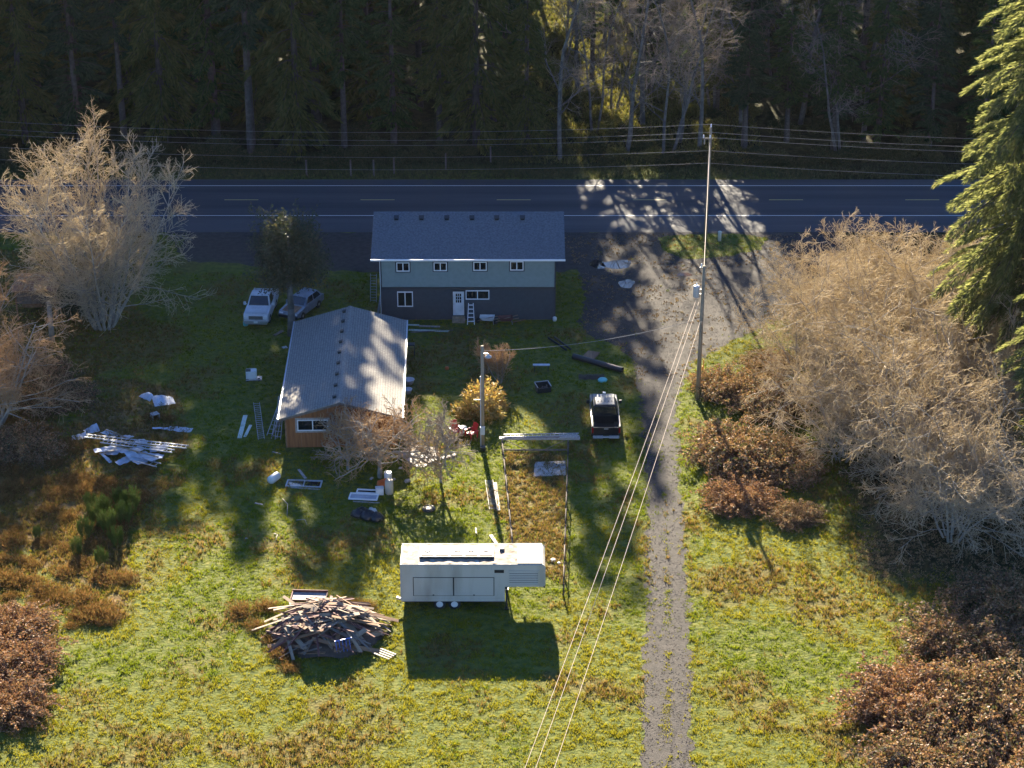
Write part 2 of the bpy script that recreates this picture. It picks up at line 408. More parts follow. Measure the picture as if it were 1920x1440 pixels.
tag(link('dry_grass', np_mesh('dry_grass', V, F), M['grass_brown']), 'dry brown grass and weeds in the lawn', 'grass', kind='stuff')
gl = Pg[kl | (inpoly(Pg, garden) & keep)]; gl = np.concatenate([gl, pts_rect(3,40,102,128,6)[:0]])
lp = pts_rect(2, 24, 134, 166, 7); lp = lp[inpoly(lp, drive)]; lp = lp[(fbm(lp, .45, 83) > .48) & dry(lp)]; gl = np.concatenate([gl, lp+np.array([0,0,.012])])
V, F = blades(4, gl, .10, .09, 3, .98)
tag(link('leaf_litter', np_mesh('leaf_litter', V, F), M['litter']), 'brown fallen leaves under the trees', 'leaf litter', kind='stuff')
# loose stones on the gravel
ps = pts_rect(3, 32, 86, 166.4, 34); ps = ps[inpoly(ps, drive) & ~inpoly(ps, island)]; ps = ps[(fbm(ps, .9, 77) > .36) & dry(ps)]
n_ = len(ps); sz = rs.uniform(.018, .05, n_)[:, None]
tet = np.array([[1,0,-.3],[-.5,.9,-.3],[-.5,-.9,-.3],[0,0,.7]]); an = rs.uniform(0, 6.28, n_); ca_, sa_ = np.cos(an), np.sin(an)
TV = np.stack([np.stack([tet[k,0]*ca_-tet[k,1]*sa_, tet[k,0]*sa_+tet[k,1]*ca_, np.full(n_, tet[k,2])], 1) for k in range(4)], 1)*sz[:, None, :]*np.array([1.2,1,.9])
TV = (TV+(ps+np.array([0,0,.02]))[:, None, :]).reshape(-1, 3)
TF = (np.arange(n_)[:, None, None]*4+np.array([[0,1,3],[1,2,3],[2,0,3]])[None]).reshape(-1, 3)
tag(link('loose_stones', np_mesh('loose_stones', TV, TF), leafmat('stone', [(.045,.04,.034),(.09,.08,.07),(.17,.155,.14),(.08,.055,.04)], .0)), 'loose grey stones scattered on the gravel driveway', 'gravel', kind='stuff')
# road verge on the forest side
Pv = pts_rect(-55, 55, RD1+.1, RD1+5.5, 16)
V, F = blades(4, Pv, .45, .05, 5)
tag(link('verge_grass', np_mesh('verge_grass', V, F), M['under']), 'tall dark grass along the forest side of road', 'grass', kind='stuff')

# ------------------------------------------------------------------ plants
def tubes(S, n):
    """S: (p0,p1,r0,r1) rows -> verts, quads"""
    S = np.asarray(S, dtype=np.float64); p0 = S[:,0:3]; p1 = S[:,3:6]; r0 = S[:,6]; r1 = S[:,7]
    d = p1-p0; d /= np.linalg.norm(d, axis=1)[:, None]+1e-9
    ref = np.where(np.abs(d[:,2:3]) < .9, np.array([[0,0,1.]]), np.array([[1.,0,0]]))
    u = np.cross(d, ref); u /= np.linalg.norm(u, axis=1)[:, None]; v = np.cross(d, u)
    t = 2*np.pi*np.arange(n)/n; c = np.cos(t)[None,:,None]; s = np.sin(t)[None,:,None]
    ring = u[:,None,:]*c+v[:,None,:]*s
    A = p0[:,None,:]+ring*r0[:,None,None]; B = p1[:,None,:]+ring*r1[:,None,None]
    V = np.concatenate([A, B], 1).reshape(-1, 3)
    base = (np.arange(len(S))*2*n)[:, None, None]; i = np.arange(n); j = (i+1) % n
    F = (base+np.stack([i, j, n+j, n+i], 1)[None]).reshape(-1, 4)
    return V, F
MIN_R = [(.03, .02, .0135, .0105)]
def grow(rs, out, p, d, L, r, lvl, cfg):
    c = cfg[lvl]; n = c['n']; pts = [p]; seg = L/n
    for k in range(n):
        d = (d+Vector((rs.gauss(0,1), rs.gauss(0,1), rs.gauss(0,1)))*c['wob']+Vector((0,0,c['up']))).normalized()
        q = p+d*seg; ra = r*(1-k/n*(1-c['tip'])); rb = r*(1-(k+1)/n*(1-c['tip']))
        mn = MIN_R[0][min(lvl, 3)]; out[lvl].append((*p, *q, max(ra, mn), max(rb, mn*.8))); p = q; pts.append((p, d, rb))
    if lvl+1 < len(cfg):
        kids = c['kids']; lo = c.get('from', .25)
        for k in range(kids):
            f = lo+(1-lo)*(k+rs.random())/kids; x = f*n; i = min(n-1, int(x))
            a = pts[i] if isinstance(pts[i], Vector) else pts[i][0]; b = pts[i+1][0]
            pos = a.lerp(b, x-i); dd = pts[i+1][1]
            ax = dd.orthogonal().normalized(); ax = Matrix.Rotation(rs.uniform(0, 2*math.pi), 3, dd) @ ax
            ang = R(rs.uniform(*c['ang'])); nd = (Matrix.Rotation(ang, 3, ax) @ dd).normalized()
            ln = L*rs.uniform(*c['len'])*(1.1-.55*f); grow(rs, out, pos, nd, ln, pts[i+1][2]*c['rr'], lvl+1, cfg)
def bare_tree(name, label, cat, loc, seed, cfg, stems, H, r0, spread, mt, mw, group=None, split=2, stem_base=.3, rz=0):
    rs = random.Random(seed); out = [[] for _ in cfg]
    for k in range(stems):
        a = 2*math.pi*(k+rs.random()*.6)/stems; sp = spread*rs.uniform(.3, 1)
        d = Vector((math.cos(a)*sp, math.sin(a)*sp, 1)).normalized()
        b = Vector((math.cos(a), math.sin(a), 0))*stem_base*(0 if stems == 1 else 1); b.z = -.15
        grow(rs, out, b, d, H*rs.uniform(.75, 1.05), r0*rs.uniform(.7, 1.1), 0, cfg)
    t = thing(name, label, cat, loc, rz, group)
    a = [s for l in out[:split] for s in l]; b = [s for l in out[split:] for s in l]
    V, F = tubes(a, 6); link('trunk', np_mesh('trunk', V, F), mt, t)
    V, F = tubes(b, 3); link('crown', np_mesh('crown', V, F), mw, t)
    return t
def diamonds(P, D, L, W, seed):
    rs = np.random.RandomState(seed); n = len(P)
    D = D/(np.linalg.norm(D, axis=1)[:, None]+1e-9)
    q = rs.normal(size=(n, 3)); w_ = np.cross(D, q); w_ /= np.linalg.norm(w_, axis=1)[:, None]+1e-9
    L = (L*rs.uniform(.6, 1.35, n))[:, None]; W = (W*rs.uniform(.6, 1.35, n))[:, None]
    V = np.stack([P, P+D*L*.45+w_*W*.5, P+D*L, P+D*L*.45-w_*W*.5], 1).reshape(-1, 3)
    return V, np.arange(4*n).reshape(n, 4)
def conifer_mesh(seed, H, rad, base, nspray, L, W, droop, crown_pow=.75, dens=.5, bare_low=True, nb=5):
    rs = np.random.RandomState(seed); segs = []; P = []; D = []
    z = 0; k = 14; lean = rs.normal(0, .006, 2)
    for i in range(k):
        a, b = i/k*H, (i+1)/k*H; ra = .0135*H*(1-i/k)+.02; rb = .0135*H*(1-(i+1)/k)+.02
        segs.append((lean[0]*a, lean[1]*a, a-(.2 if i == 0 else 0), lean[0]*b, lean[1]*b, b, ra, rb))
    limbs = []
    z = base
    while z < H-.3:
        f = (z-base)/(H-base); Rz = rad*((1-f)**crown_pow)*(.6+.4*min(1, f*6))+.15
        for j in range(nb):
            if rs.rand() < .12: continue
            a = rs.uniform(0, 2*np.pi); ln = Rz*rs.uniform(.55, 1.15); up = rs.uniform(-.05, .35)*(1 if f > .3 else .4)
            o = np.array([lean[0]*z, lean[1]*z, z+rs.uniform(-.2, .2)]); dr = np.array([np.cos(a), np.sin(a), 0])
            ks = 4; prev = o
            for s in range(1, ks+1):
                t = s/ks; q = o+dr*ln*t; q[2] += up*ln*t-droop*ln*t*t
                limbs.append((*prev, *q, .012*ln*(1.3-t)+.006, .012*ln*(1.1-t)+.005)); prev = q
            m = max(3, int(nspray*ln)); t = rs.uniform(.15, 1.0, m)**.8
            pp = o+dr*ln*t[:, None]; pp[:, 2] += up*ln*t-droop*ln*t*t
            side = np.array([-np.sin(a), np.cos(a), 0]); sd_ = rs.choice([-1, 1], m)[:, None]*rs.uniform(.05, 1.0, (m, 1))
            off = side*sd_*(.16*ln*(1.15-t[:, None])+.12); pp = pp+off; pp[:, 2] -= np.abs(rs.normal(0, .10, m))
            dd = dr*.8+side*sd_*.8+np.array([0, 0, -1])*rs.uniform(.1, 1.3, (m, 1))*(.5+droop)
            P.append(pp); D.append(dd)
        z += dens*rs.uniform(.6, 1.4)
    if bare_low:
        for j in range(10):
            zz = rs.uniform(1.2, max(base, 2)); a = rs.uniform(0, 6.28); ln = rs.uniform(.8, 2.4)
            limbs.append((0, 0, zz, ln*np.cos(a), ln*np.sin(a), zz-rs.uniform(.0, .6), .03, .008))
    P = np.concatenate(P); D = np.concatenate(D)
    V1, F1 = tubes(segs, 8); V2, F2 = tubes(limbs, 3)
    V, F = diamonds(P, D, L, W, seed+1)
    tm = np_mesh('trunk', np.concatenate([V1, V2]), np.concatenate([F1, F2+len(V1)]))
    return tm, np_mesh('crown', V, F)
def blob_points(rs, n, rx, ry, rz, lumps, shell=.45):
    """points through a lumpy dome sitting on the ground"""
    d = rs.normal(size=(n, 3)); d /= np.linalg.norm(d, axis=1)[:, None]; d[:, 2] = np.abs(d[:, 2])
    k = np.ones(n)*.80
    for f_, a_, w3 in ((2.6,.13,3),(5.2,.10,4),(10.5,.075,5),(19.0,.05,5)):
        for _ in range(w3):
            q = rs.normal(size=3); q /= np.linalg.norm(q); k += a_*.75*np.sin(f_*(d@q)*1.5+rs.uniform(0, 6.3))
    k = np.clip(k, .35, 1.25)
    r = k*(1-shell*rs.rand(n)**1.8)
    return d*r[:, None]*np.array([rx, ry, rz]), d
def bush_meshes(seed, n, rx, ry, rz, L, W, nl=16, amp=.35, canes=30, shell=.45, updir=.4):
    rs = np.random.RandomState(seed); lumps = []
    for i in range(nl):
        c = rs.normal(size=3); c[2] = abs(c[2]); c /= np.linalg.norm(c); lumps.append((c, amp*rs.uniform(.3, 1)))
    P, d = blob_points(rs, n, rx, ry, rz, lumps, shell); P[:, 2] = np.maximum(P[:, 2], .03)
    D = rs.normal(size=(n, 3))+d*.6+np.array([0, 0, updir])
    V, F = diamonds(P, D, L, W, seed+3)
    S = []
    for i in range(canes):
        q = P[rs.randint(n)]*rs.uniform(.8, 1.12); b = np.array([q[0]*.15, q[1]*.15, -.1]); m_ = (b+q)/2+np.array([0, 0, rs.uniform(.1, .3)*rz])
        S += [(*b, *m_, .03, .02), (*m_, *q, .02, .007)]
    V2, F2 = tubes(S, 4)
    return np_mesh('stem', V2, F2), np_mesh('crown', V, F)
def bush(name, label, cat, loc, meshes, ms, mc, rz=0, s=1.0, group=None, sname='stem'):
    t = thing(name, label, cat, loc, rz, group); t.scale = (s, s, s) if not isinstance(s, tuple) else s
    link(sname, meshes[0], ms, t)['kind'] = 'stuff'; link('crown', meshes[1], mc, t); return t

# --- forest
FOREST_GROUP = 'conifers of the forest beyond the road'
def gz(x, y):
    p = np.array([[x, y, 0.0]]); f = np.clip((p[:,1]-182)/60, 0, 1); return float((f*3*fbm(p, .06, 21)+f*f*2.5)[0])
con = []
for k, (H, rad, base, dr) in enumerate([(27,3.5,2.6,.32),(30,4.2,6.5,.42),(24,3.4,1.6,.26),(28,3.8,9.0,.36),(22,3.6,1.0,.45),(31,3.6,11.5,.30)]):
    con.append((conifer_mesh(100+k, H, rad, base, 46, .55, .15, dr, crown_pow=.55, dens=.80, nb=6), H))
M['conifer_b'] = leafmat('conifer_needles_yellow', [(.065,.085,.03),(.115,.125,.04),(.17,.155,.055)], .55)
M['conifer_c'] = leafmat('conifer_needles_blue', [(.03,.055,.03),(.055,.085,.045),(.08,.11,.055)], .45)
def tipY(x):
    """where the tree shadows end on the ground, by the lateral place x at the forest edge"""
    for x1, y in [(-40,136),(-34,138),(-26.5,119),(-25.3,140),(-23.3,117),(-22.5,140),(-17,113),(-5.5,138),(-.3,113),(3,148),(17,150),(30,160),(100,150)]:
        if x < x1: return y
    return 145
rsf = random.Random(3); placed = []
def forest_tree(x, y, hmax=38.0):
    if y < 194 and (abs(x+19.0) < 1.1 or abs(x+8.6) < 1.2): return
    yb = tipY(x-.105*0); h = min(hmax, max(9, (y-yb)*.4166*1.1))
    k = rsf.randrange(6); (tm, cm), H = con[k]
    lab = ['dark green conifer branched low in the forest beyond the road','yellowish conifer with long drooping limbs in the forest beyond the road','bluish young conifer branched to the ground beyond the road','dark green conifer with bare lower trunk beyond the road','yellowish short conifer branched to the ground beyond the road','tall bluish conifer with long bare trunk beyond the road'][k]
    t = thing('conifer_tree', lab, 'tree', (x, y, gz(x, y)-.1), rsf.uniform(0, 6.28), FOREST_GROUP)
    s = h/H; t.scale = (min(1.25, max(.75, s)), min(1.25, max(.75, s)), s)
    link('trunk', tm, M['bark_dark'], t); link('crown', cm, M[('conifer','conifer_b','conifer_c')[k % 3]], t); placed.append((x, y))
x = -72
while x < 74:
    gap = 1.8 < x < 18.5
    if not gap:
        forest_tree(x+rsf.uniform(-.6, .6), rsf.uniform(185.5, 191))
    x += 4.3
for row, y0 in enumerate((197, 206, 217, 229, 240)):
    x = -76+row*1.3
    while x < 78:
        gap = 1.5 < x < 17.5
        if not gap or (y0 > 200 and rsf.random() < .42):
            forest_tree(x+rsf.uniform(-1.3, 1.3), y0+rsf.uniform(-3.5, 3.5), 21 if gap else 38)
        x += 5.6
cp_ = pts_rect(-1, 24, 184, 246, 13); cp_[:,2] = np.clip((cp_[:,1]-182)/60, 0, 1)*3*fbm(cp_, .06, 21)+np.clip((cp_[:,1]-182)/60, 0, 1)**2*2.5
V, F = blades(4, cp_, .42, .10, 8)
tag(link('clearing_grass', np_mesh('clearing_grass', V, F), M['clearing']), 'rough olive grass in the forest clearing', 'grass', kind='stuff')
# bare alders in the gap
ALD = [dict(n=9, wob=.085, up=.035, tip=.25, kids=16, ang=(40,85), len=(.22,.4), rr=.42, **{'from': .22}),
       dict(n=6, wob=.14, up=.0, tip=.2, kids=8, ang=(25,65), len=(.35,.6), rr=.6),
       dict(n=4, wob=.18, up=-.02, tip=.3, kids=5, ang=(25,60), len=(.4,.7), rr=.7),
       dict(n=2, wob=.2, up=.0, tip=.4)]
ald0 = bare_tree('alder_tree', 'bare grey alder with pale trunk at the forest edge', 'tree', (0,0,0), 5, ALD, 1, 20, .24, .05, M['bark_mid'], M['twig_grey'], 'bare alders at the forest edge')
ald1 = bare_tree('alder_tree', 'bare grey alder with pale trunk at the forest edge', 'tree', (0,0,0), 6, ALD, 2, 17, .19, .25, M['bark_mid'], M['twig_grey'], 'bare alders at the forest edge')
spots = [(1050,300),(1115,255),(1175,290),(1225,190),(1275,270),(1335,225),(1390,260),(1450,180),(1500,240),(1572,292),(1618,268),(1680,210),(985,210),(1290,140),(1130,120),(1420,110),(1085,190),(1150,215),(1205,240),(1250,300),(1310,295),(1365,170),(1200,130),(1060,140),(1345,130)]
for i, (px, py) in enumerate(spots):
    p = G(px, py); p.z = gz(p.x, p.y); src = ald0 if i % 2 == 0 else ald1
    if i < 2: src.location = p; src.rotation_euler.z = i
    else: dup(src, p, rsf.uniform(0, 6.28), rsf.uniform(.8, 1.15))
# understory
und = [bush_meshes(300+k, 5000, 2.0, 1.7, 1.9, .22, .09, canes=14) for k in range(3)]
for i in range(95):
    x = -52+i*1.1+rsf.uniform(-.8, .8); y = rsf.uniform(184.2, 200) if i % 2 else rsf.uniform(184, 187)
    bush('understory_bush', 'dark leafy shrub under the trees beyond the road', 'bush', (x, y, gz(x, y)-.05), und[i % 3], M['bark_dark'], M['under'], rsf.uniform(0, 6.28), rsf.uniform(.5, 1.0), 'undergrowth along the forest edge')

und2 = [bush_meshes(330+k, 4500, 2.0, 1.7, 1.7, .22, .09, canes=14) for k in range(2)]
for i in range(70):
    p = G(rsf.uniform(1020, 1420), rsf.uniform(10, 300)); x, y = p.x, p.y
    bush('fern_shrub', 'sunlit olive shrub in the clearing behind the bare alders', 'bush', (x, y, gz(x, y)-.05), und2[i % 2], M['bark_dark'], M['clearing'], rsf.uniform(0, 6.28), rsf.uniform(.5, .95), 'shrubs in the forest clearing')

# --- bare trees on the lot
BIG = [dict(n=10, wob=.045, up=.03, tip=.18, kids=18, ang=(25,65), len=(.25,.45), rr=.5, **{'from': .12}),
       dict(n=6, wob=.10, up=.04, tip=.2, kids=11, ang=(25,60), len=(.35,.6), rr=.55),
       dict(n=4, wob=.14, up=.03, tip=.3, kids=5, ang=(25,60), len=(.4,.7), rr=.65),
       dict(n=2, wob=.2, up=.02, tip=.4)]
MIN_R[0] = (.045, .03, .02, .0135)
bare_tree('bare_tree', 'large many-stemmed bare tree glowing tan beside the road', 'tree', G(195,612), 12, BIG, 13, 13.8, .16, .6, M['bark'], M['twig'], stem_base=.7)
THK = [dict(n=8, wob=.08, up=.0, tip=.2, kids=14, ang=(35,80), len=(.4,.68), rr=.5, **{'from': .12}),
       dict(n=6, wob=.13, up=.0, tip=.2, kids=9, ang=(25,65), len=(.35,.6), rr=.55),
       dict(n=4, wob=.16, up=-.01, tip=.3, kids=5, ang=(25,70), len=(.4,.75), rr=.65),
       dict(n=2, wob=.22, up=-.02, tip=.4)]
MIN_R[0] = (.035, .024, .019, .0145)
bt = bare_tree('bare_tree', 'bare brown tree with low sweeping twigs at the left edge', 'tree', G(-15,800), 14, THK, 8, 8.5, .12, .8, M['bark'], M['twig_brown'], stem_base=.5)
dup(bt, G(-70,690), 2.0, .95, 'bare brown tree half out of view behind the plywood shack', None)
tk = [bare_tree('bare_alder', 'bare tangled alder', 'tree', (0,0,0), 20+k, THK, 8, 9.3, .11, .8, M['bark'], M['twig'], 'bare alders in the thicket right of the driveway', stem_base=.6) for k in range(3)]
tsp = [(1600,760,1.0),(1690,850,1.02),(1780,930,.95),(1650,690,.9),(1740,760,1.05),(1560,690,.8),(1820,800,1.0),(1700,640,.95),(1785,1010,.8),(1620,600,.8),(1790,660,.9),(1860,880,.9),(1540,610,.7),(1520,740,.75),(1580,860,.75),(1740,960,.9),(1860,740,1.0)]
for i, (px, py, s) in enumerate(tsp):
    lab = 'leafless tan alder in the dense twig thicket right of the driveway'
    if i < 3: o = tk[i]; o.location = G(px, py); o.scale = (s, s, s); o['label'] = lab; o.rotation_euler.z = i*1.7
    else: dup(tk[i % 3], G(px, py), rsf.uniform(0, 6.28), s, lab)
# spruce
sm = conifer_mesh(77, 41, 7.6, 8.0, 110, .40, .075, .50, .50, .55, True, 7)
t = thing('spruce_tree', 'tall green spruce with hanging sprays at the right edge', 'tree', G(1905,770), .4)
link('trunk', sm[0], M['bark_dark'], t); link('crown', sm[1], M['spruce'], t)
t2 = dup(t, G(2000,930), 2.2, .72, 'shorter spruce half out of view behind the tall spruce')
# evergreen beside the pickups
em = bush_meshes(410, 11000, 3.3, 2.6, 5.0, .26, .11, canes=4, shell=.95)
em2 = bush_meshes(411, 8000, 3.3, 2.6, 3.2, .26, .11, canes=4, shell=.95)
t = thing('evergreen_tree', 'dark ivy-covered evergreen tree between parked pickup and shed', 'tree', G(547,629), 0)
mb = MB(); mb.cyl((0,0,-.1),(.05,.1,2.2),.34,.26,10); mb.cyl((.05,.1,2.2),(-.1,.6,5),.26,.18,10); mb.cyl((-.1,.6,5),(.2,1.0,9.2),.18,.05,8)
for k in range(9):
    a = k*2.4; z = 3.0+k*.62; mb.cyl((0,.6,z+.6),(math.cos(a)*1.5,1.1+math.sin(a)*1.2,z+1.7),.06,.02,6)
mb.build('trunk', M['bark_mid'], t, True)
c = link('crown', em[1], M['ivy'], t); c.location = (0,1.3,5.6)
c = link('crown', em2[1], M['ivy'], t); c.location = (.1,1.3,5.9); c.rotation_euler = (math.pi, 0, .5)
# orchard trees by the shed
APP = [dict(n=6, wob=.16, up=.01, tip=.35, kids=11, ang=(35,80), len=(.45,.8), rr=.62, **{'from': .25}),
       dict(n=6, wob=.22, up=.02, tip=.25, kids=7, ang=(30,70), len=(.35,.65), rr=.6),
       dict(n=4, wob=.25, up=.02, tip=.3, kids=3, ang=(30,70), len=(.35,.65), rr=.65),
       dict(n=2, wob=.25, up=.0, tip=.4)]
def apple(label, px, py, seed, H, stems, spread, r, h0, mw):
    p = G(px, py); t = bare_tree('apple_tree', label, 'tree', p, seed, APP, stems, H, r, spread, M['bark'], mw, stem_base=.1)
    for ch in t.children: ch.location.z = h0
    mb = MB(); mb.cyl((0,0,-.15),(.03,.02,h0*.5),r*1.7,r*1.35,9); mb.cyl((.03,.02,h0*.5),(0,0,h0+.05),r*1.35,r*1.25,9); mb.build('trunk_base', M['bark'], t, True)
apple('bare spreading apple tree growing in front of the shed window', 652,880,31,3.4,5,1.3,.07,.9,M['twig_grey'])
apple('thick-trunked pruned apple tree before the right side of shed', 712,895,32,4.3,12,1.7,.11,1.5,M['twig_brown'])
apple('small bare apple tree on the lawn beside the plywood sheet', 826,905,33,3.6,6,.9,.06,1.4,M['twig_grey'])
SHR = [dict(n=6, wob=.08, up=.06, tip=.25, kids=9, ang=(18,40), len=(.35,.6), rr=.6, **{'from': .15}),
       dict(n=4, wob=.12, up=.06, tip=.3, kids=7, ang=(20,45), len=(.4,.7), rr=.6), dict(n=3, wob=.15, up=.04, tip=.4)]
bare_tree('shrub', 'upright bare twiggy shrub beyond the yellowing rhododendron', 'shrub', G(938,718), 41, SHR, 8, 2.9, .035, .38, M['bark'], M['twig_brown'], split=1, stem_base=.1)
bare_tree('shrub', 'thin bare shrub directly behind the wooden meter pole', 'shrub', G(912,700), 42, SHR, 6, 2.3, .03, .3, M['bark'], M['twig_brown'], split=1, stem_base=.1)
bush('rhododendron', 'round yellowing rhododendron bush behind the meter pole', 'bush', G(900,775), bush_meshes(51, 4200, 2.1, 1.9, 2.4, .26, .09, canes=24, shell=.4), M['bark'], M['rhody'], 0, (1.25, 1.2, .95))
# brambles, bracken, broom, laurel
def bramble_meshes(seed):
    a = bush_meshes(seed, 15000, 3.0, 2.6, 1.55, .135, .085, canes=10, shell=.42)
    rs = np.random.RandomState(seed+500); S = []; P = []; D = []
    for i in range(110):
        an = rs.uniform(0, 6.28); r0 = rs.uniform(.2, 2.2); b = np.array([r0*np.cos(an), r0*.87*np.sin(an), 0]); a2 = an+rs.normal(0, .6)
        L = rs.uniform(1.0, 2.0); h = rs.uniform(.9, 2.1)*(1-.22*r0); prev = b; m = 6
        for k in range(1, m+1):
            t = k/m; q = b+np.array([np.cos(a2), np.sin(a2), 0])*L*t; q[2] = max(.05, 4*h*t*(1-.72*t)*.72)
            S.append((*prev, *q, .016, .012)); n_ = 9
            tt = rs.rand(n_)[:, None]; P.append(prev*(1-tt)+q*tt+rs.normal(0, .07, (n_, 3))); D.append(rs.normal(size=(n_, 3))+np.array([0, 0, .3])); prev = q
    V2, F2 = tubes(S, 3); P = np.concatenate(P); P[:, 2] = np.maximum(P[:, 2], .04)
    V, F = diamonds(P, np.concatenate(D), .15, .095, seed+9)
    old = a[1]; n0 = len(old.vertices); co = np.empty(n0*3, np.float32); old.vertices.foreach_get('co', co)
    F0 = np.arange(n0).reshape(-1, 4)
    return np_mesh('stem', V2, F2), np_mesh('crown', np.concatenate([co.reshape(-1, 3), V]), np.concatenate([F0, F+n0]))
brm = [bramble_meshes(60+k) for k in range(3)]; brr = [bramble_meshes(65+k) for k in range(2)]
BRS = 1.28
for (px, py, s, m, lab) in [(1360,735,.75,'bramble','bramble mound at the foot of the driveway utility pole'),(1440,760,.9,'bramble','bramble mound between utility pole and bare alder thicket'),
    (1375,855,1.0,'bramble','wide sunlit bramble mound along the gravel driveway'),(1470,880,.85,'bramble','bramble mound in front of the bare alder thicket'),(1385,940,.72,'bramble_red','reddish bramble clump at the near end of driveway brambles'),
    (1490,975,.5,'bramble','small bramble clump alone on grass before the alder thicket'),(1440,690,.6,'bramble','shaded bramble patch beside the gravel parking area'),
    (1690,1330,1.0,'bramble_red','red-brown bramble mound at the lawn edge bottom right'),(1800,1220,1.0,'bramble','bramble mound behind the bottom right red-brown bramble'),(1850,1350,1.15,'bramble','large bramble mound in the bottom right corner'),
    (1900,1150,1.0,'bramble','shaded bramble mound at the foot of the tall spruce'),(1740,1440,1.0,'bramble','bramble mound cut off by the bottom edge at right'),(1905,1470,1.2,'bramble','bramble mound at the very bottom right corner edge'),
    (20,1240,.85,'bramble_red','reddish bramble mound at the bottom left edge'),(15,1330,.75,'bramble_red','low red bramble clump nearest the bottom left corner'),(40,1180,.6,'bramble_red','small red bramble clump behind the bottom left bramble'),
    (110,755,.75,'bramble','shaded leafy bramble mound left of the crumpled tin sheet'),(60,720,.8,'bramble','dark bramble mound under the left edge bare tree'),(40,850,.8,'bramble','bramble mound left of the sheet metal heap')]:
    bush('bramble_bush', lab, 'bush', G(px, py), brr[rsf.randrange(2)] if m == 'bramble_red' else brm[rsf.randrange(3)], M['bark_dark'], M[m], rsf.uniform(0, 6.28), (s*BRS, s*BRS, s*rsf.uniform(.95, 1.2)))
bush('laurel_bush', 'dark green laurel bush under the large bare tree', 'bush', G(140,585), bush_meshes(70, 9000, 2.2, 1.9, 3.4, .2, .1, canes=20), M['bark_dark'], M['laurel'])
brk = [bush_meshes(80+k, 1300, 1.7, 1.5, .55, .34, .05, nl=14, amp=.6, canes=12, shell=.95, updir=.9) for k in range(2)]
bl = random.Random(9); nb = 0
while nb < 80:
    px, py = bl.uniform(0, 330), bl.uniform(770, 1180); p = G(px, py)
    if not inpoly(np.array([[p.x, p.y, 0]]), brown)[0] or (130 < px < 360 and 790 < py < 885): continue
    bush('bracken_clump', 'rust brown dead bracken clump in the rough grass at left', 'plant', p, brk[nb % 2], M['twig_brown'], M['bracken'], bl.uniform(0, 6), bl.uniform(.35, .9), 'dead bracken in the rough grass'); nb += 1
for (px, py, s) in [(450,1150,.9),(500,1140,.8),(480,1175,.6),(660,1135,.7),(690,1140,.6),(530,1230,.8),(515,1200,.7),(545,1255,.6)]:
    bush('bracken_clump', 'brown dead weeds round the scrap lumber heap', 'plant', G(px, py), brk[nb % 2], M['twig_brown'], M['bracken'], bl.uniform(0, 6), s*.8, 'dead weeds round the lumber heap'); nb += 1
MIN_R[0] = (.012, .010, .009, .009)
BRO = [dict(n=4, wob=.05, up=.1, tip=.3, kids=10, ang=(8,25), len=(.4,.7), rr=.6, **{'from': .1}), dict(n=3, wob=.06, up=.1, tip=.4, kids=7, ang=(8,25), len=(.5,.8), rr=.7), dict(n=2, wob=.08, up=.1, tip=.5)]
br0 = bare_tree('broom_shrub', 'upright green broom shrub in the rough grass at left', 'shrub', G(235,985), 90, BRO, 12, 1.5, .018, .22, M['broom'], M['broom'], 'green broom shrubs in the rough grass', split=1, stem_base=.25)
for (px, py, s) in [(205,1000,1.0),(180,985,.9),(160,1010,.85),(220,1025,.8),(195,970,.9),(248,962,1.0),(145,1040,.7),(190,1060,.7),(225,950,.8),(70,1010,.5),(170,955,.7)]: dup(br0, G(px, py), bl.uniform(0, 6), s)

# ------------------------------------------------------------------ house
M['siding_up'] = mat('grey_green_siding', (.155,.205,.19), .7, (.18,.23,.215), 3)
M['siding_low'] = mat('slate_blue_siding', (.026,.036,.044), .7, (.034,.046,.055), 3)
def shingle_mat(name, a, b):
    m = mat(name, a, .85, b, 7, bump=.5, bscale=40); return m
M['shingle'] = shingle_mat('blue_grey_shingle', (.075,.085,.10), (.12,.132,.15))
M['shingle_shed'] = shingle_mat('grey_brown_shingle', (.17,.155,.135), (.26,.24,.21))
M['shingle_band'] = shingle_mat('darker_shingle_band', (.12,.107,.092), (.185,.168,.145))  # darker tone for the lower strip of each shed roof course
def lap_siding(name, x0, x1, z0, z1, y, step, m, parent, holes=()):
    """overlapping boards, each a wedge with a proud lower edge"""
    mb = MB(); n = int(round((z1-z0)/step)); st = (z1-z0)/n
    for i in range(n):
        a = z0+i*st; b = a+st
        cuts = [(x0, x1)]
        for hx0, hx1, hz0, hz1 in holes:
            if b > hz0+.02 and a < hz1-.02:
                nc = []
                for c0, c1 in cuts:
                    if hx0 > c0: nc.append((c0, min(hx0, c1)))
                    if hx1 < c1: nc.append((max(hx1, c0), c1))
                cuts = [q for q in nc if q[1]-q[0] > .02]
        for c0, c1 in cuts:
            mb.prism([(y, a),(y-.028, a),(y-.010, b),(y, b)], c0, c1)
    return mb.build(name, m, parent)
house = thing('house', 'two-storey grey-green and slate blue house with blue-grey shingle roof', 'house', (HX0, HY0, 0))
W_ = HX1-HX0; EZ = 5.45; MID = 2.62
def px2h(px, py, y=0.0):
    """photo pixel -> x, z on the house front"""
    lo, hi = 0.0, 9.0
    for _ in range(40):
        mz = (lo+hi)/2
        if G(px, py, mz).y > HY0+y: lo = mz
        else: hi = mz
    p = G(px, py, lo); return p.x-HX0, lo
wins = []
for a, b, c, d in [(743,768,492,509),(813,838,492,508),(887.5,912.5,491,507.5),(956.5,981.5,490,507)]:
    xa, zt = px2h(a, c); xb, zb = px2h(b, d); wins.append((xa, xb, zb, min(zt, EZ-.25)))
low = []
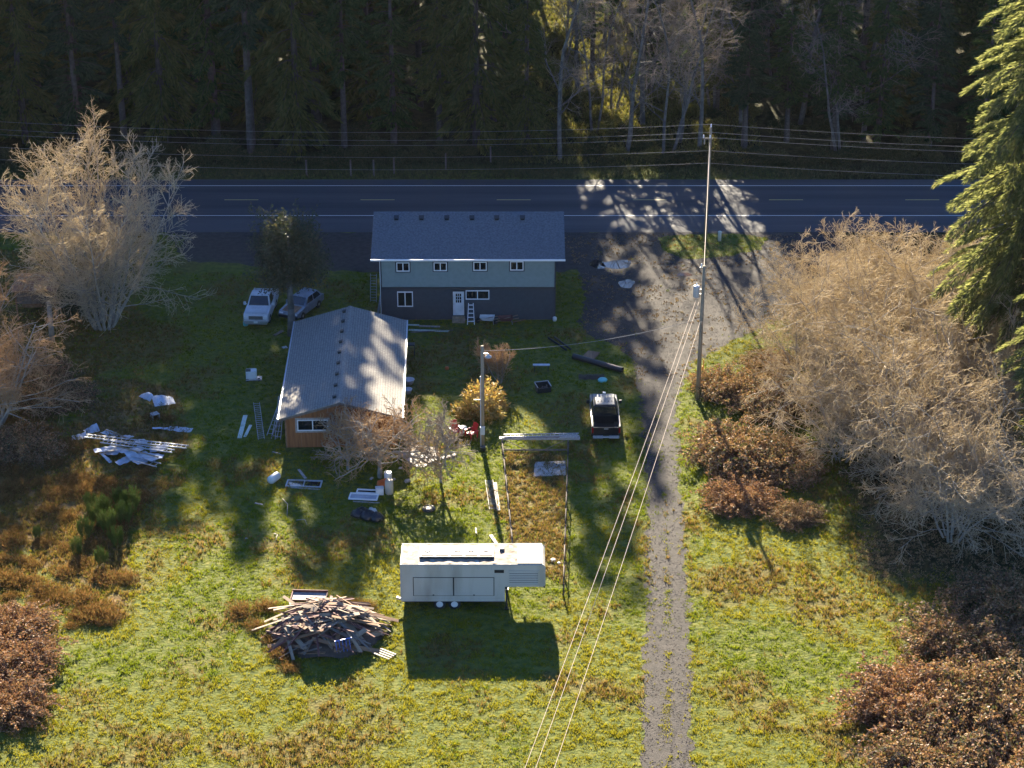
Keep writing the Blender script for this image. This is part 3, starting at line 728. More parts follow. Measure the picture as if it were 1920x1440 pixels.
for a, b, c, d in [(744.5,774.5,547,575),(873,917.5,544.5,561.5)]:
    xa, zt = px2h(a, c); xb, zb = px2h(b, d); low.append((xa, xb, zb, zt))
xa, zt = px2h(849, 546.5); xb, zb = px2h(870.5, 591); door = (xa, xb, zb, zt)
# core walls (behind the siding), a box without the window depth
mb = MB(); mb.box((W_/2, HDEP/2+.06, MID/2), (W_-.04, HDEP-.12, MID)); mb.build('wall_core', M['siding_low'], house)
mb = MB(); mb.box((W_/2, HDEP/2+.06, (MID+EZ)/2+.002), (W_-.04, HDEP-.12, EZ-MID-.002)); mb.build('wall_core', M['siding_up'], house)
mb = MB()
for x, s in ((.02,-1),(W_-.02,1)):
    ap = EZ+ (HDEP/2+.1)*.4166
    mb.add([(x,.06,EZ),(x,HDEP-.06,EZ),(x,HDEP/2,EZ+HDEP/2*.41)], [(0,1,2)])
mb.build('gable_wall', M['siding_up'], house)
lap_siding('siding', .06, W_-.06, MID+.16, EZ, .05, .175, M['siding_up'], house, [(a-.09,b+.09,c-.09,d+.3) for a,b,c,d in wins])
lap_siding('siding', .06, W_-.06, .05, MID-.06, .05, .175, M['siding_low'], house, [(a-.07,b+.07,c-.07,d+.07) for a,b,c,d in low]+[(door[0]-.1,door[1]+.1,0,door[3]+.1)])
mb = MB(); mb.box((W_/2, .02, MID+.05), (W_-.02, .10, .20)); mb.build('belt_board', M['dark'], house)
for x in (.035, W_-.035):
    mb = MB(); mb.box((x, .022, EZ/2+.01), (.10, .104, EZ-.05)); mb.build('corner_trim', M['dark'], house)
mb = MB(); mb.box((W_/2, HDEP/2+.03, -.02), (W_-.1, HDEP-.1, .16)); mb.build('foundation', M['wood_grey'], house)
def slider(name, x0, x1, z0, z1, parent, rim=True, y=.05):
    """sliding window: dark surround, white frame, mullion, two panes"""
    f = MB(); t_ = .065; yy = y-.035
    for (a, b, c, d) in [(x0,x1,z0,z0+t_),(x0,x1,z1-t_,z1),(x0,x0+t_,z0+t_,z1-t_),(x1-t_,x1,z0+t_,z1-t_),((x0+x1)/2-t_/2,(x0+x1)/2+t_/2,z0+t_,z1-t_)]:
        f.box(((a+b)/2, yy, (c+d)/2), (b-a, .09, d-c))
    w_ = f.build(name, M['trim_white'], parent)
    if rim:
        s = MB(); q = .085
        for (a, b, c, d) in [(x0-q,x1+q,z0-q,z0),(x0-q,x1+q,z1,z1+q*.5),(x0-q,x0,z0,z1),(x1,x1+q,z0,z1)]: s.box(((a+b)/2, yy+.012, (c+d)/2), (b-a, .07, d-c))
        s.build('surround', M['dark'], w_)
    for (a, b) in ((x0+t_, (x0+x1)/2-t_/2), ((x0+x1)/2+t_/2, x1-t_)):
        g = MB(); g.box(((a+b)/2, yy+.02, (z0+z1)/2), (b-a, .02, z1-z0-2*t_)); g.build('pane', M['glass'], w_)
    return w_
for a in wins: slider('window', *a, house)
for a in low: slider('window', *a, house, False)
x0, x1, z0, z1 = door
d = MB(); d.box(((x0+x1)/2, .03, (z0+z1)/2), (x1-x0, .06, z1-z0)); dr = d.build('door', M['white'], house, bevel=.008)
f = MB()
for (a, b, c, e) in [(x0-.05,x0,z0,z1+.05),(x1,x1+.05,z0,z1+.05),(x0,x1,z1,z1+.05)]: f.box(((a+b)/2, .02, (c+e)/2), (b-a, .10, e-c))
f.build('door_frame', M['dark'], dr)
gx0, gx1, gz0, gz1 = x0+.2, x1-.2, z0+(z1-z0)*.52, z1-.16
for i in range(3):
    for j in range(3):
        a = gx0+(gx1-gx0)*(i+.5)/3; c = gz0+(gz1-gz0)*(j+.5)/3
        g = MB(); g.box((a, -.004, c), ((gx1-gx0)/3-.045, .016, (gz1-gz0)/3-.045)); g.build('pane', M['glass'], dr)
k = MB(); k.cyl((x0+.09,0,z0+.95),(x0+.09,-.07,z0+.95),.032,n=8); k.build('door_knob', M['steel'], dr, True)
s = MB(); s.box(((x0+x1)/2, -.32, .12), (1.0, .62, .24)); s.box(((x0+x1)/2, -.12, .30), (1.0, .25, .12)); s.build('door_step', M['wood_pale'], house, bevel=.01)
v = MB(); v.box((px2h(834,549)[0], .0, px2h(834,549)[1]), (.18,.08,.18)); v.build('wall_vent', M['siding_low'], house, bevel=.01)
# roof with stepped shingle courses
OV = .55; RX0, RX1 = -.68, W_+.70; slope = .4166
def course_roof(name, x0, x1, y0, y1, z0, z1, n, m, parent, th=.018):
    mb = MB()
    for i in range(n):
        a, b = i/n, (i+1)/n; ya, yb = y0+(y1-y0)*a, y0+(y1-y0)*b; za, zb = z0+(z1-z0)*a, z0+(z1-z0)*b
        mb.prism([(ya, za-.03),(ya, za+th),(yb, zb+.004),(yb, zb-.03)], x0, x1)
    return mb.build(name, m, parent)
RZ = EZ-.12; ry = HDEP/2; rz_ = RZ+(ry+OV)*slope
course_roof('roof', RX0, RX1, -OV, ry, RZ, rz_, 34, M['shingle'], house)
course_roof('roof', RX0, RX1, HDEP+OV, ry, RZ, rz_, 34, M['shingle'], house)
mb = MB(); mb.prism([(ry-.16,rz_-.05),(ry,rz_+.035),(ry+.16,rz_-.05)], RX0-.01, RX1+.01); mb.build('ridge_cap', M['shingle'], house)
g_ = MB(); g_.prism([(-OV-.02,RZ+.0),(-OV-.13,RZ+.0),(-OV-.11,RZ-.13),(-OV-.02,RZ-.13)], RX0-.02, RX1+.02); g_.build('gutter', M['trim_white'], house)
s = MB(); s.box((W_/2, -OV/2+.03, RZ-.09), (RX1-RX0-.06, OV+.02, .03)); s.build('soffit', M['dark'], house)
for x in (RX0+.02, RX1-.02):
    for (ya, yb) in ((-OV+.02, ry), (HDEP+OV-.02, ry)):
        mb = MB(); mb.bar((x, ya, RZ-.11), (x, yb, rz_-.11), .035, .16); mb.build('barge_board', M['dark'], house)
for px in (743.5, 790.5, 838, 885, 931.5, 979.5):
    q = G(px, 410, rz_-.35); x = q.x-HX0; y = ry-.75; zz = rz_-.75*slope
    v = MB(); v.box((x, y, zz+.09), (.34, .36, .14), rot=(math.atan(slope),0,0), taper=(.85,.85)); v.box((x, y-.02, zz+.18), (.40, .42, .03), rot=(math.atan(slope),0,0)); v.build('roof_vent', M['black'], house, bevel=.012)
mb = MB(); mb.cyl((-.02,.02,RZ-.15),(-.02,.02,.2),.045,n=8); mb.build('downpipe', M['trim_white'], house)

# ------------------------------------------------------------------ shed (long gable end towards the camera)
EZS = 2.35
nl, nr = G(522,788,EZS), G(754,782,EZS); fl, fr_ = G(553,603,EZS), G(762.5,601,EZS)
SL = ((fl+fr_)/2-(nl+nr)/2).length-.0; dirv = ((fl+fr_)/2-(nl+nr)/2).normalized(); rzs = math.atan2(-dirv.x, dirv.y)
SW = (nr-nl).length
shed = thing('shed', 'long low orange-brown wooden shed with grey shingle roof', 'shed', ((nl.x+nr.x)/2, (nl.y+nr.y)/2, 0), rzs)
hw = SW/2; RISE = 1.22; OV = .38
M['cedar'] = mat('orange_plywood', (.20,.07,.02), .75, (.30,.115,.036), 2.2, stretch=(3,3,.35))
# front wall as vertical plywood panels, each of its own
wx0, wz0, wx1, wz1 = -hw+1.22, 1.32, -hw+3.32, 2.16
npan = 7; ww = 2*hw-2*OV
for i in range(npan):
    a = -ww/2+ww*i/npan; b = -ww/2+ww*(i+1)/npan-.012
    zt = lambda x: EZS-.10+RISE*(1-abs(x)/hw)
    mb = MB(); xs_ = sorted(set([a, b]+([0.0] if a < 0 < b else [])))
    top = [(x, zt(x)) for x in xs_]
    vs = [(a, .30, .05),(b, .30, .05)]+[(x, .30, z) for x, z in reversed(top)]
    n = len(vs); vs2 = vs+[(x, .36, z) for x, y, z in vs]
    mb.add(vs2, [tuple(range(n)), tuple(range(2*n-1, n-1, -1))]+[(k, (k+1) % n, n+(k+1) % n, n+k) for k in range(n)])
    mb.build('wall_panel', M['cedar'], shed)
for x in (-ww/2, ww/2):
    mb = MB(); mb.box((x-math.copysign(.04,x), SL/2+.2, EZS/2-.02), (.08, SL-.36, EZS-.04)); mb.build('side_wall', M['cedar'], shed)
mb = MB(); mb.box((0, SL-.3, EZS/2), (ww, .08, EZS)); mb.add([(-ww/2,SL-.28,EZS),(ww/2,SL-.28,EZS),(0,SL-.28,EZS+RISE-.15)], [(0,1,2)]); mb.build('rear_wall', M['cedar'], shed)
mb = MB(); mb.box((0, .38+(SL-.8)/2, .03), (ww-.2, SL-.9, .1)); mb.build('floor_slab', M['wood_grey'], shed)
for xx in (-ww/2+.05, ww/2-.05):
    mb = MB(); mb.box((xx, .288, EZS/2), (.11, .03, EZS-.1)); mb.build('corner_trim', M['wood_brown'], shed)
wd = slider('window', wx0, wx1, wz0, wz1, shed, False, .32)
fr = MB()
for (a, b, c, e) in [(wx0-.13,wx1+.13,wz0-.13,wz0),(wx0-.13,wx1+.13,wz1,wz1+.13),(wx0-.13,wx0,wz0,wz1),(wx1,wx1+.13,wz0,wz1)]: fr.box(((a+b)/2, .285, (c+e)/2), (b-a, .04, e-c))
fr.build('window_casing', M['wood_white'], wd)
def shed_slope(sg):
    mb = MB(); n = 24
    for i in range(n):
        a, b = i/n, (i+1)/n; xa, xb = sg*hw*(1-a), sg*hw*(1-b); za, zb = EZS+RISE*a, EZS+RISE*b
        vs = []
        for y in (0, SL): vs += [(xa, y, za-.03),(xa, y, za+.026),(xb, y, zb+.004),(xb, y, zb-.03)]
        mb.add(vs, [(0,1,2,3),(7,6,5,4),(0,4,5,1),(1,5,6,2),(2,6,7,3),(3,7,4,0)])
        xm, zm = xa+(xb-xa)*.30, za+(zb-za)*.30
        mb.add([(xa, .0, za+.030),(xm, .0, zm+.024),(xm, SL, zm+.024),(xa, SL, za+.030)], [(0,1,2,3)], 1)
    return mb.build('roof', [M['shingle_shed'], M['shingle_band']], shed)
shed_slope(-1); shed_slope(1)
mb = MB()
vs = []
for y in (-.01, SL+.01): vs += [(-.15, y, EZS+RISE-.01),(0, y, EZS+RISE+.04),(.15, y, EZS+RISE-.01)]
mb.add(vs, [(0,1,4,3),(1,2,5,4),(0,2,1),(3,4,5)]); mb.build('ridge_cap', M['shingle_shed'], shed)
for sg in (-1, 1):
    mb = MB(); mb.box((sg*(hw+.05), SL/2, EZS-.03), (.11, SL+.02, .11)); mb.build('gutter', M['alu'], shed)
    mb = MB(); mb.bar((sg*hw, .02, EZS-.10), (0, .02, EZS+RISE-.10), .035, .17); mb.build('barge_board', M['wood_grey'], shed)
    mb = MB(); mb.bar((sg*hw, SL-.02, EZS-.10), (0, SL-.02, EZS+RISE-.10), .035, .17); mb.build('barge_board', M['wood_grey'], shed)
for k in range(9):
    y = 1.0+k*(SL-1.9)/8; x = -.42; z = EZS+RISE*(1-.42/hw)
    v = MB(); v.box((x, y, z+.08), (.26, .26, .12), rot=(0,-math.atan(RISE/hw),0), taper=(.85,.85)); v.box((x, y, z+.165), (.31, .30, .03), rot=(0,-math.atan(RISE/hw),0)); v.build('roof_vent', M['black'], shed, bevel=.012)

# ------------------------------------------------------------------ gooseneck trailer
M['trailer'] = mat('off_white_panel', (.44,.41,.34), .55, (.31,.28,.22), 1.0, stretch=(1,1,.25), lo=.45, hi=.75)
M['roof_pale'] = mat('weathered_white_roof', (.32,.295,.25), .65, (.21,.17,.125), .9)
M['membrane'] = mat('peeling_roof_membrane', (.27,.215,.165), .8, (.11,.075,.05), 1.3, bump=.9, bscale=3.5, lo=.45, hi=.62)
b0 = G(752,1127,.62); TY = b0.y; TX0 = b0.x; TX1 = G(946,1127,.62).x; TX2 = G(1022,1101,1.62).x
trl = thing('gooseneck_trailer', 'white gooseneck box trailer with skylights on its peeling roof', 'trailer', (TX0, TY, 0))
L1, L2 = TX1-TX0, TX2-TX0; TW = 2.45; TZ0, TZ1, TZ2 = .62, 1.62, 3.12
def neck_prof(y0, y1, off=0):
    return [(0,TZ0),(L1,TZ0),(L1,TZ1),(L2-.12,TZ1),(L2,TZ1+.12),(L2,TZ2-.16),(L2-.16,TZ2),(0,TZ2)]
pr = neck_prof(0, TW); n = len(pr); mb = MB()
mb.add([(x, 0, z) for x, z in pr]+[(x, TW, z) for x, z in pr], [tuple(range(n)), tuple(range(2*n-1, n-1, -1))]+[(k, (k+1) % n, n+(k+1) % n, n+k) for k in range(n)])
mb.build('body', M['trailer'], trl, bevel=.02)
mb = MB(); mb.grid(lambda u, v_: (.06+u*(L2-.36), .06+v_*(TW-.12), TZ2+.018+.022*math.sin(u*31+v_*7)*math.sin(v_*13+u*11)+.012*math.sin(u*77)), 60, 14); mb.build('roof_membrane', M['membrane'], trl, True)
mb = MB(); mb.box((L2-.9, TW/2, TZ2+.045), (1.45, TW-.1, .03)); mb.build('roof_panel', M['roof_pale'], trl)
mb = MB(); mb.box((L1/2-.9+.9, -.012, TZ2-.03), (L1+.0, .03, .06)); mb.box((L1+(L2-L1)/2-.05, -.012, TZ2-.03), (L2-L1-.12, .03, .06)); mb.build('edge_trim', M['alu'], trl)
mb = MB(); mb.box((L1/2, -.012, TZ0+.05), (L1, .03, .10)); mb.build('skirt_rail', M['trailer'], trl)
mb = MB(); mb.box((.03, -.010, (TZ0+TZ2)/2), (.07, .03, TZ2-TZ0-.22)); mb.build('corner_post', M['alu'], trl)
def tpx(px, py):
    lo, hi = 0., 6.
    for _ in range(40):
        m_ = (lo+hi)/2
        if G(px, py, m_).y > TY: lo = m_
        else: hi = m_
    return G(px, py, lo).x-TX0, lo
for a, b in ((775,850),(851,926)):
    xa, zt_ = tpx(a, 1083); xb, zb_ = tpx(b, 1116); mb = MB(); mb.box(((xa+xb)/2, -.022, (zt_+zb_)/2), (xb-xa-.03, .045, zt_-zb_)); h_ = mb.build('hatch', M['trailer'], trl, bevel=.008)
    fm = MB(); q = .028
    for (c0, c1, e0, e1) in [(xa-q,xb+q,zt_,zt_+q),(xa-q,xb+q,zb_-q,zb_),(xa-q,xa+.015,zb_,zt_),(xb-.015,xb+q,zb_,zt_)]: fm.box(((c0+c1)/2, -.012, (e0+e1)/2), (c1-c0, .026, e1-e0))
    fm.build('hatch_seal', M['black'], h_)
    l_ = MB(); l_.box(((xa+xb)/2, -.055, zb_+.05), (.10, .03, .05)); l_.build('latch', M['black'], h_)
xa, zt_ = tpx(927, 1068.5); xb, zb_ = tpx(945, 1074); mb = MB(); mb.box(((xa+xb)/2, -.01, (zt_+zb_)/2), (xb-xa, .03, zt_-zb_)); mb.build('vent', M['black'], trl)
xa, zt_ = tpx(955, 1071.5); xb, zb_ = tpx(1009, 1095)
for k in range(7):
    z = zb_+(zt_-zb_)*(k+.5)/7; mb = MB(); mb.box(((xa+xb)/2, -.018, z), (xb-xa, .03, (zt_-zb_)/7-.045), rot=(R(-14),0,0)); mb.build('shutter_slat', M['trailer'], trl)
fm = MB()
for (c0, c1, e0, e1) in [(xa-.06,xb+.06,zt_,zt_+.06),(xa-.06,xb+.06,zb_-.06,zb_),(xa-.06,xa,zb_,zt_),(xb,xb+.06,zb_,zt_)]: fm.box(((c0+c1)/2, -.02, (e0+e1)/2), (c1-c0, .05, e1-e0))
fm.build('shutter_frame', M['trailer'], trl)
mb = MB(); mb.box(((xa+xb)/2, -.001, (zt_+zb_)/2), (xb-xa, .012, zt_-zb_)); mb.build('shutter_back', M['dark'], trl)
for k in range(1, 8):
    xk = k*L1/8; mb = MB(); mb.box((xk, -.004, TZ2-.25), (.025, .012, .30)); mb.box((xk, -.004, TZ0+.17), (.025, .012, .12)); mb.build('panel_seam', M['alu'], trl)
# raised skylights
sx0 = 1.15; sw = .86
mb = MB(); mb.box((sx0+5*sw/2, TW*.52, TZ2+.09), (5*sw+.1, 1.30, .16)); mb.build('skylight_curb', M['dark'], trl, bevel=.01)
for k in range(5):
    mb = MB(); mb.box((sx0+sw*(k+.5), TW*.52, TZ2+.195), (sw-.10, 1.10, .05), rot=(R(2),0,0)); sk = mb.build('skylight', M['roof_pale'], trl, bevel=.012)
    if k != 1:
        q = MB(); rr = random.Random(k); pts = [(sx0+sw*(k+.5)+.22*math.cos(t)*rr.uniform(.6,1.1), TW*.56+.32*math.sin(t)*rr.uniform(.5,1.1), TZ2+.252) for t in [j*.785 for j in range(8)]]
        q.add(pts, [tuple(range(8))]); q.build('torn_patch', M['dark'], sk)
mb = MB(); mb.box((L1-.15, TW*.72, TZ2+.10), (.30, .55, .14), taper=(.8,.8)); mb.build('roof_vent', M['dark'], trl, bevel=.01)
# running gear, legs, hitch
for y in (.16, TW-.16):
    for wx in (2.28, 3.16):
        mb = MB(); MT = Matrix.Translation((wx, y, .36)) @ Matrix.Rotation(math.pi/2, 4, 'X')
        mb.lathe([(.20,-.11),(.34,-.11),(.36,-.08),(.36,.08),(.34,.11),(.20,.11)], 20, 0, MT); wh = mb.build('wheel', M['rubber'], trl, True)
        mb = MB(); mb.lathe([(.04,-.125),(.09,-.12),(.20,-.115),(.22,-.09),(.22,.09),(.20,.115),(.09,.12),(.04,.125)], 16, 0, MT); mb.build('rim', M['white'], wh, True)
mb = MB(); mb.box((2.72, TW/2, .36), (.9, TW-.5, .12)); mb.box((L1/2, TW/2, .54), (L1-.2, TW-.3, .14)); mb.build('chassis', M['black'], trl)
for y in (.12, TW-.12):
    mb = MB(); mb.box((L1+.12, y, .85), (.11, .11, 1.55)); mb.box((L1+.12, y, .04), (.26, .26, .05)); mb.build('landing_leg', M['black'], trl)
mb = MB(); mb.bar((L1-.05, TW/2, .75), (L1+.75, TW/2, 1.58), .16, .18); mb.box((L1+.95, TW/2, 1.25), (.14,.14,.75)); mb.build('gooseneck', M['black'], trl)
mb = MB(); mb.box((-.12, .3, .62), (.26, .10, .12)); mb.box((-.22,.3,.66),(.10,.16,.16)); mb.build('rear_light', M['alu'], trl, bevel=.01)
mb = MB(); mb.box((L2-.05, .12, TZ1-.05), (.10,.12,.12)); mb.build('front_light', M['black'], trl)

# ------------------------------------------------------------------ vehicles (front towards +Y in their own space)
def wheel(parent, x, y, r=.37, wdt=.24, rimm='steel'):
    MT = Matrix.Translation((x, y, r)) @ Matrix.Rotation(math.pi/2, 4, 'Y')
    mb = MB(); mb.lathe([(r*.62,-wdt/2),(r*.94,-wdt/2),(r,-wdt*.36),(r,wdt*.36),(r*.94,wdt/2),(r*.62,wdt/2)], 22, 0, MT)
    o = mb.build('wheel', M['rubber'], parent, True)
    mb = MB(); mb.lathe([(.03,-wdt*.5),(r*.25,-wdt*.52),(r*.58,-wdt*.47),(r*.64,-wdt*.3),(r*.64,wdt*.3),(r*.58,wdt*.47),(r*.25,wdt*.52),(.03,wdt*.5)], 18, 0, MT); mb.build('rim', M[rimm], o, True)
def loft(sections, closed_ends=True):
    """sections: list of point rings of the same length"""
    mb = MB(); n = len(sections[0]); vs = [p for s in sections for p in s]; fs = []
    for k in range(len(sections)-1):
        for i in range(n): fs.append((k*n+i, k*n+(i+1) % n, (k+1)*n+(i+1) % n, (k+1)*n+i))
    if closed_ends: fs += [tuple(range(n-1, -1, -1)), tuple((len(sections)-1)*n+i for i in range(n))]
    return mb.add(vs, fs)
def side_shell(prof, hw_, parent, m, tumble=.06, name='body'):
    """side outline (y,z) with arches, pulled across the width with rounded flanks"""
    ring = []
    for x, k in ((-hw_+.02, .985), (-hw_, 1.0)): pass
    secs = []
    zs = [p[1] for p in prof]; zc = .75
    for x, s in ((-hw_, .97), (-hw_+.06, 1.0), (hw_-.06, 1.0), (hw_, .97)):
        secs.append([(x, y*(.99 if s < 1 else 1), zc+(z-zc)*s) for y, z in prof])
    return loft(secs).build(name, m, parent, bevel=.02)
def arch(yc_, r, n=7): return [(yc_+r*math.cos(math.pi*k/(n-1)), .30+r*math.sin(math.pi*k/(n-1))*.98) for k in range(n)]
def greenhouse(parent, m, y0, y1, y2, y3, z0, z1, hw0, hw1, glass, split=None):
    """cab from base (y0..y3 at z0) to roof (y1..y2 at z1): pillars and roof as one mesh, panes as parts"""
    base = [(-hw0,y0,z0),(hw0,y0,z0),(hw0,y3,z0),(-hw0,y3,z0)]; top = [(-hw1,y1,z1),(hw1,y1,z1),(hw1,y2,z1),(-hw1,y2,z1)]
    cr = .07; topc = [(-hw1+.12,y1+.1,z1+cr),(hw1-.12,y1+.1,z1+cr),(hw1-.12,y2-.1,z1+cr),(-hw1+.12,y2-.1,z1+cr)]
    b = loft([base, top, topc]).build('cab', m, parent, bevel=.03)
    B = [Vector(p) for p in base]; T = [Vector(p) for p in top]
    def pane(i, j, name, u0=.06, u1=.94, v0=.10, v1=.93):
        a, b_, c, d_ = B[i], B[j], T[j], T[i]
        nrm = (b_-a).cross(d_-a).normalized()
        P_ = lambda u, v_: (a.lerp(b_, u)).lerp(d_.lerp(c, u), v_)+nrm*.022
        mb = MB(); pts = [P_(u0,v0),P_(u1,v0),P_(u1,v1),P_(u0,v1)]
        mb.add(pts+[p-nrm*.02 for p in pts], [(0,1,2,3),(7,6,5,4),(0,4,5,1),(1,5,6,2),(2,6,7,3),(3,7,4,0)])
        return mb.build(name, glass, b)
    pane(0,1,'rear_window'); pane(2,3,'windshield')
    sp = split or [(.08,.93)]
    for u0, u1 in sp: pane(1,2,'side_window',u0,u1); pane(3,0,'side_window',1-u1,1-u0)
    return b
def mirror(parent, m, hw_, y, z):
    for s in (-1, 1):
        mb = MB(); mb.box((s*(hw_+.16), y, z), (.20, .12, .26)); mb.bar((s*hw_*.98, y, z-.05), (s*(hw_+.1), y, z-.03), .05, .05); mb.build('side_mirror', m, parent, bevel=.025)
def pickup(name, label, loc, rz, paint, wdt, length, bed_l, cab_l, hood_l, glass, chrome, rear='tail_light', dark_bed=False, zt=1.88, split=None):
    t = thing(name, label, 'pickup truck', loc, rz); hw_ = wdt/2; y0 = -length/2; y1 = length/2
    yb = y0+.06+bed_l; yh = yb+cab_l; wr, wf = y0+1.15, y1-1.0; zb = 1.18
    prof = [(y0+.05,.55),(wr-.46,.48)]+[(a,b_) for a,b_ in reversed(arch(wr,.46))]+[(wr+.46,.42),(wf-.46,.42)]+[(a,b_) for a,b_ in reversed(arch(wf,.46))]+[(wf+.46,.45),(y1-.04,.52),(y1,.72),(y1-.03,zb-.16),(y1-.14,zb-.06),(yh,zb+.02),(yb,zb+.02)]
    # front half of the body carries the bonnet; the bed is an open box behind it
    cut = yb
    side_shell([(cut,.5)]+[(wr+.46 if wr+.46 > cut else cut+.02,.43)]+[(wf-.46,.42)]+[(a,b_) for a,b_ in reversed(arch(wf,.46))]+[(wf+.46,.45),(y1-.04,.52),(y1,.72),(y1-.03,zb-.16),(y1-.14,zb-.06),(yh,zb+.02),(cut,zb+.02)], hw_, t, paint, name='body')
    # bed sides with arches
    for s in (-1, 1):
        pr_ = [(y0+.05,.55),(wr-.46,.48)]+[(a,b_) for a,b_ in reversed(arch(wr,.46))]+[(wr+.46,.45),(cut-.02,.45),(cut-.02,zb+.02),(y0+.05,zb+.02)]
        x_a, x_b = (s*hw_, s*(hw_-.09))
        mb = MB(); mb.prism(pr_, min(x_a,x_b), max(x_a,x_b)); mb.build('bed_side', paint, t, bevel=.015)
        mb = MB(); mb.box((s*(hw_-.045), (y0+cut)/2+.02, zb+.035), (.12, cut-y0-.1, .03)); mb.build('bed_rail', chrome if not dark_bed else M['black'], t)
    mb = MB(); mb.box((0, (y0+cut)/2, .62), (wdt-.2, cut-y0-.14, .06)); mb.build('bed_floor', M['black'], t)
    mb = MB(); mb.box((0, cut-.06, .92), (wdt-.2, .05, .55)); mb.build('bed_front', paint, t)
    for s in (-1, 1): mb = MB(); mb.box((s*(hw_-.24), wr, .74), (.26, .95, .2)); mb.build('wheel_well', M['black'], t, bevel=.03)
    mb = MB(); mb.box((0, y0+.045, .88), (wdt-.22, .07, .60)); tg = mb.build('tailgate', paint, t, bevel=.02)
    mb = MB(); mb.box((0, y0-.002, 1.08), (.30, .03, .06)); mb.build('handle', M['alu'], tg)
    for s in (-1, 1):
        mb = MB(); mb.box((s*(hw_-.06), y0+.035, .95), (.12, .06, .38)); mb.build(rear, M['red_lens'], t, bevel=.01)
    mb = MB(); mb.box((-wdt*.28, y0-.06, .50), (wdt*.36, .16, .17)); mb.box((wdt*.28, y0-.06, .50), (wdt*.36, .16, .17)); mb.box((0, y0-.05, .49), (wdt*.22, .12, .12)); mb.build('rear_bumper', chrome, t, bevel=.02)
    mb = MB(); mb.box((0, y1+.05, .54), (wdt-.02, .16, .20)); mb.box((0, y1+.03, .38), (wdt-.2, .12, .14)); fb = mb.build('front_bumper', chrome, t, bevel=.03)
    mb = MB(); mb.box((0, y1+.14, .53), (.32, .02, .16)); mb.build('licence_plate', M['trim_white'], fb)
    mb = MB(); mb.box((0, y1-.0, .84), (wdt*.56, .07, .26)); gr = mb.build('grille', M['black'], t)
    for k in range(4): mb = MB(); mb.box((0, y1+.03, .75+k*.06), (wdt*.55, .03, .018)); mb.build('grille_bar', M['steel'], gr)
    for s in (-1, 1):
        mb = MB(); mb.box((s*wdt*.385, y1-.005, .85), (wdt*.19, .08, .22)); mb.build('headlight', M['lens'], t, bevel=.02)
    mb = MB(); mb.box((0, (yh+y1)/2-.05, zb+.012), (wdt-.3, y1-yh-.25, .06), taper=(.92,.94)); mb.build('bonnet', paint, t, bevel=.02)
    greenhouse(t, paint, yb+.02, yb+.14, yh-.52, yh+.12, zb+.01, zt, hw_-.05, hw_-.22, glass, split)
    mirror(t, M['black'] if dark_bed else paint, hw_, yh-.12, zb+.16)
    for s in (-1, 1):
        wheel(t, s*(hw_-.13), wr); wheel(t, s*(hw_-.13), wf)
        mb = MB(); mb.box((s*(hw_+.003), (yb+yh)/2, .82), (.02, cab_l-.12, .64)); dd = mb.build('door', paint, t, bevel=.01)
        mb = MB(); mb.box((s*(hw_+.02), yb+.3, .98), (.03, .16, .04)); mb.build('handle', M['steel'], dd)
    return t
M['red_lens'] = mat('red_lens', (.30,.015,.012), .2); M['lens'] = mat('headlight_lens', (.62,.63,.64), .12)
M['truck_white'] = mat('white_truck_paint', (.55,.57,.60), .4, (.42,.44,.46), 1.5, coat=.1)
M['truck_black'] = mat('black_truck_paint', (.010,.011,.014), .3, spec=.35, coat=.08)
M['car_blue'] = mat('silver_blue_car_paint', (.20,.23,.28), .3, (.13,.15,.18), 3, coat=.4)
bp = G(1133,797); bpk = pickup('pickup_truck', 'black pickup truck parked on the lawn with empty bed', (bp.x, bp.y, 0), 0.0, M['truck_black'], 1.96, 5.5, 1.75, 2.05, 1.3, M['cardglass'], M['alu'], dark_bed=True, split=[(.08,.48),(.54,.92)])
for k in range(5):
    mb = MB(); mb.box((-.48+.24*k, .31, 1.965), (.07, 1.0, .035)); mb.build('roof_rib', M['truck_black'], bpk)
wp = G(491,590); pickup('pickup_truck', 'old white pickup truck facing the camera under the bare tree', (wp.x, wp.y, 0), math.pi-.06, M['truck_white'], 1.92, 5.1, 1.9, 1.6, 1.5, M['cardglass'], M['steel'])
# old car
cp = G(566,585); car = thing('old_car', 'old silver-blue car parked beside the shed and evergreen tree', 'car', (cp.x, cp.y, 0), math.pi-.42)
side_shell([(-2.1,.42),(-1.75,.36)]+[(a,b_) for a,b_ in reversed(arch(-1.3,.38))]+[(-.92,.32),(.88,.32)]+[(a,b_) for a,b_ in reversed(arch(1.26,.38))]+[(1.66,.36),(2.1,.42),(2.14,.62),(2.05,.78),(.85,.95),(-1.7,1.0),(-2.12,.92)], .86, car, M['car_blue'])
greenhouse(car, M['car_blue'], -1.95, -1.5, .15, .92, .95, 1.42, .80, .62, M['cardglass'], [(.10,.48),(.53,.90)])
mb = MB(); mb.box((0,1.48,.885),(1.25,.95,.03),rot=(R(-7),0,0)); mb.build('engine_bay', M['wood_brown'], car)
for y in (-1.3, 1.26):
    for s in (-1, 1): wheel(car, s*.74, y, .31, .2)
mb = MB(); mb.box((0,2.16,.45),(1.66,.14,.2)); mb.build('front_bumper', M['black'], car, bevel=.03)
mb = MB(); mb.box((0,-2.14,.5),(1.66,.14,.2)); mb.build('rear_bumper', M['black'], car, bevel=.03)
for s in (-1,1): mb = MB(); mb.box((s*.62,2.09,.68),(.34,.08,.13)); mb.build('headlight', M['lens'], car, bevel=.02)
mirror(car, M['car_blue'], .8, .55, .98)

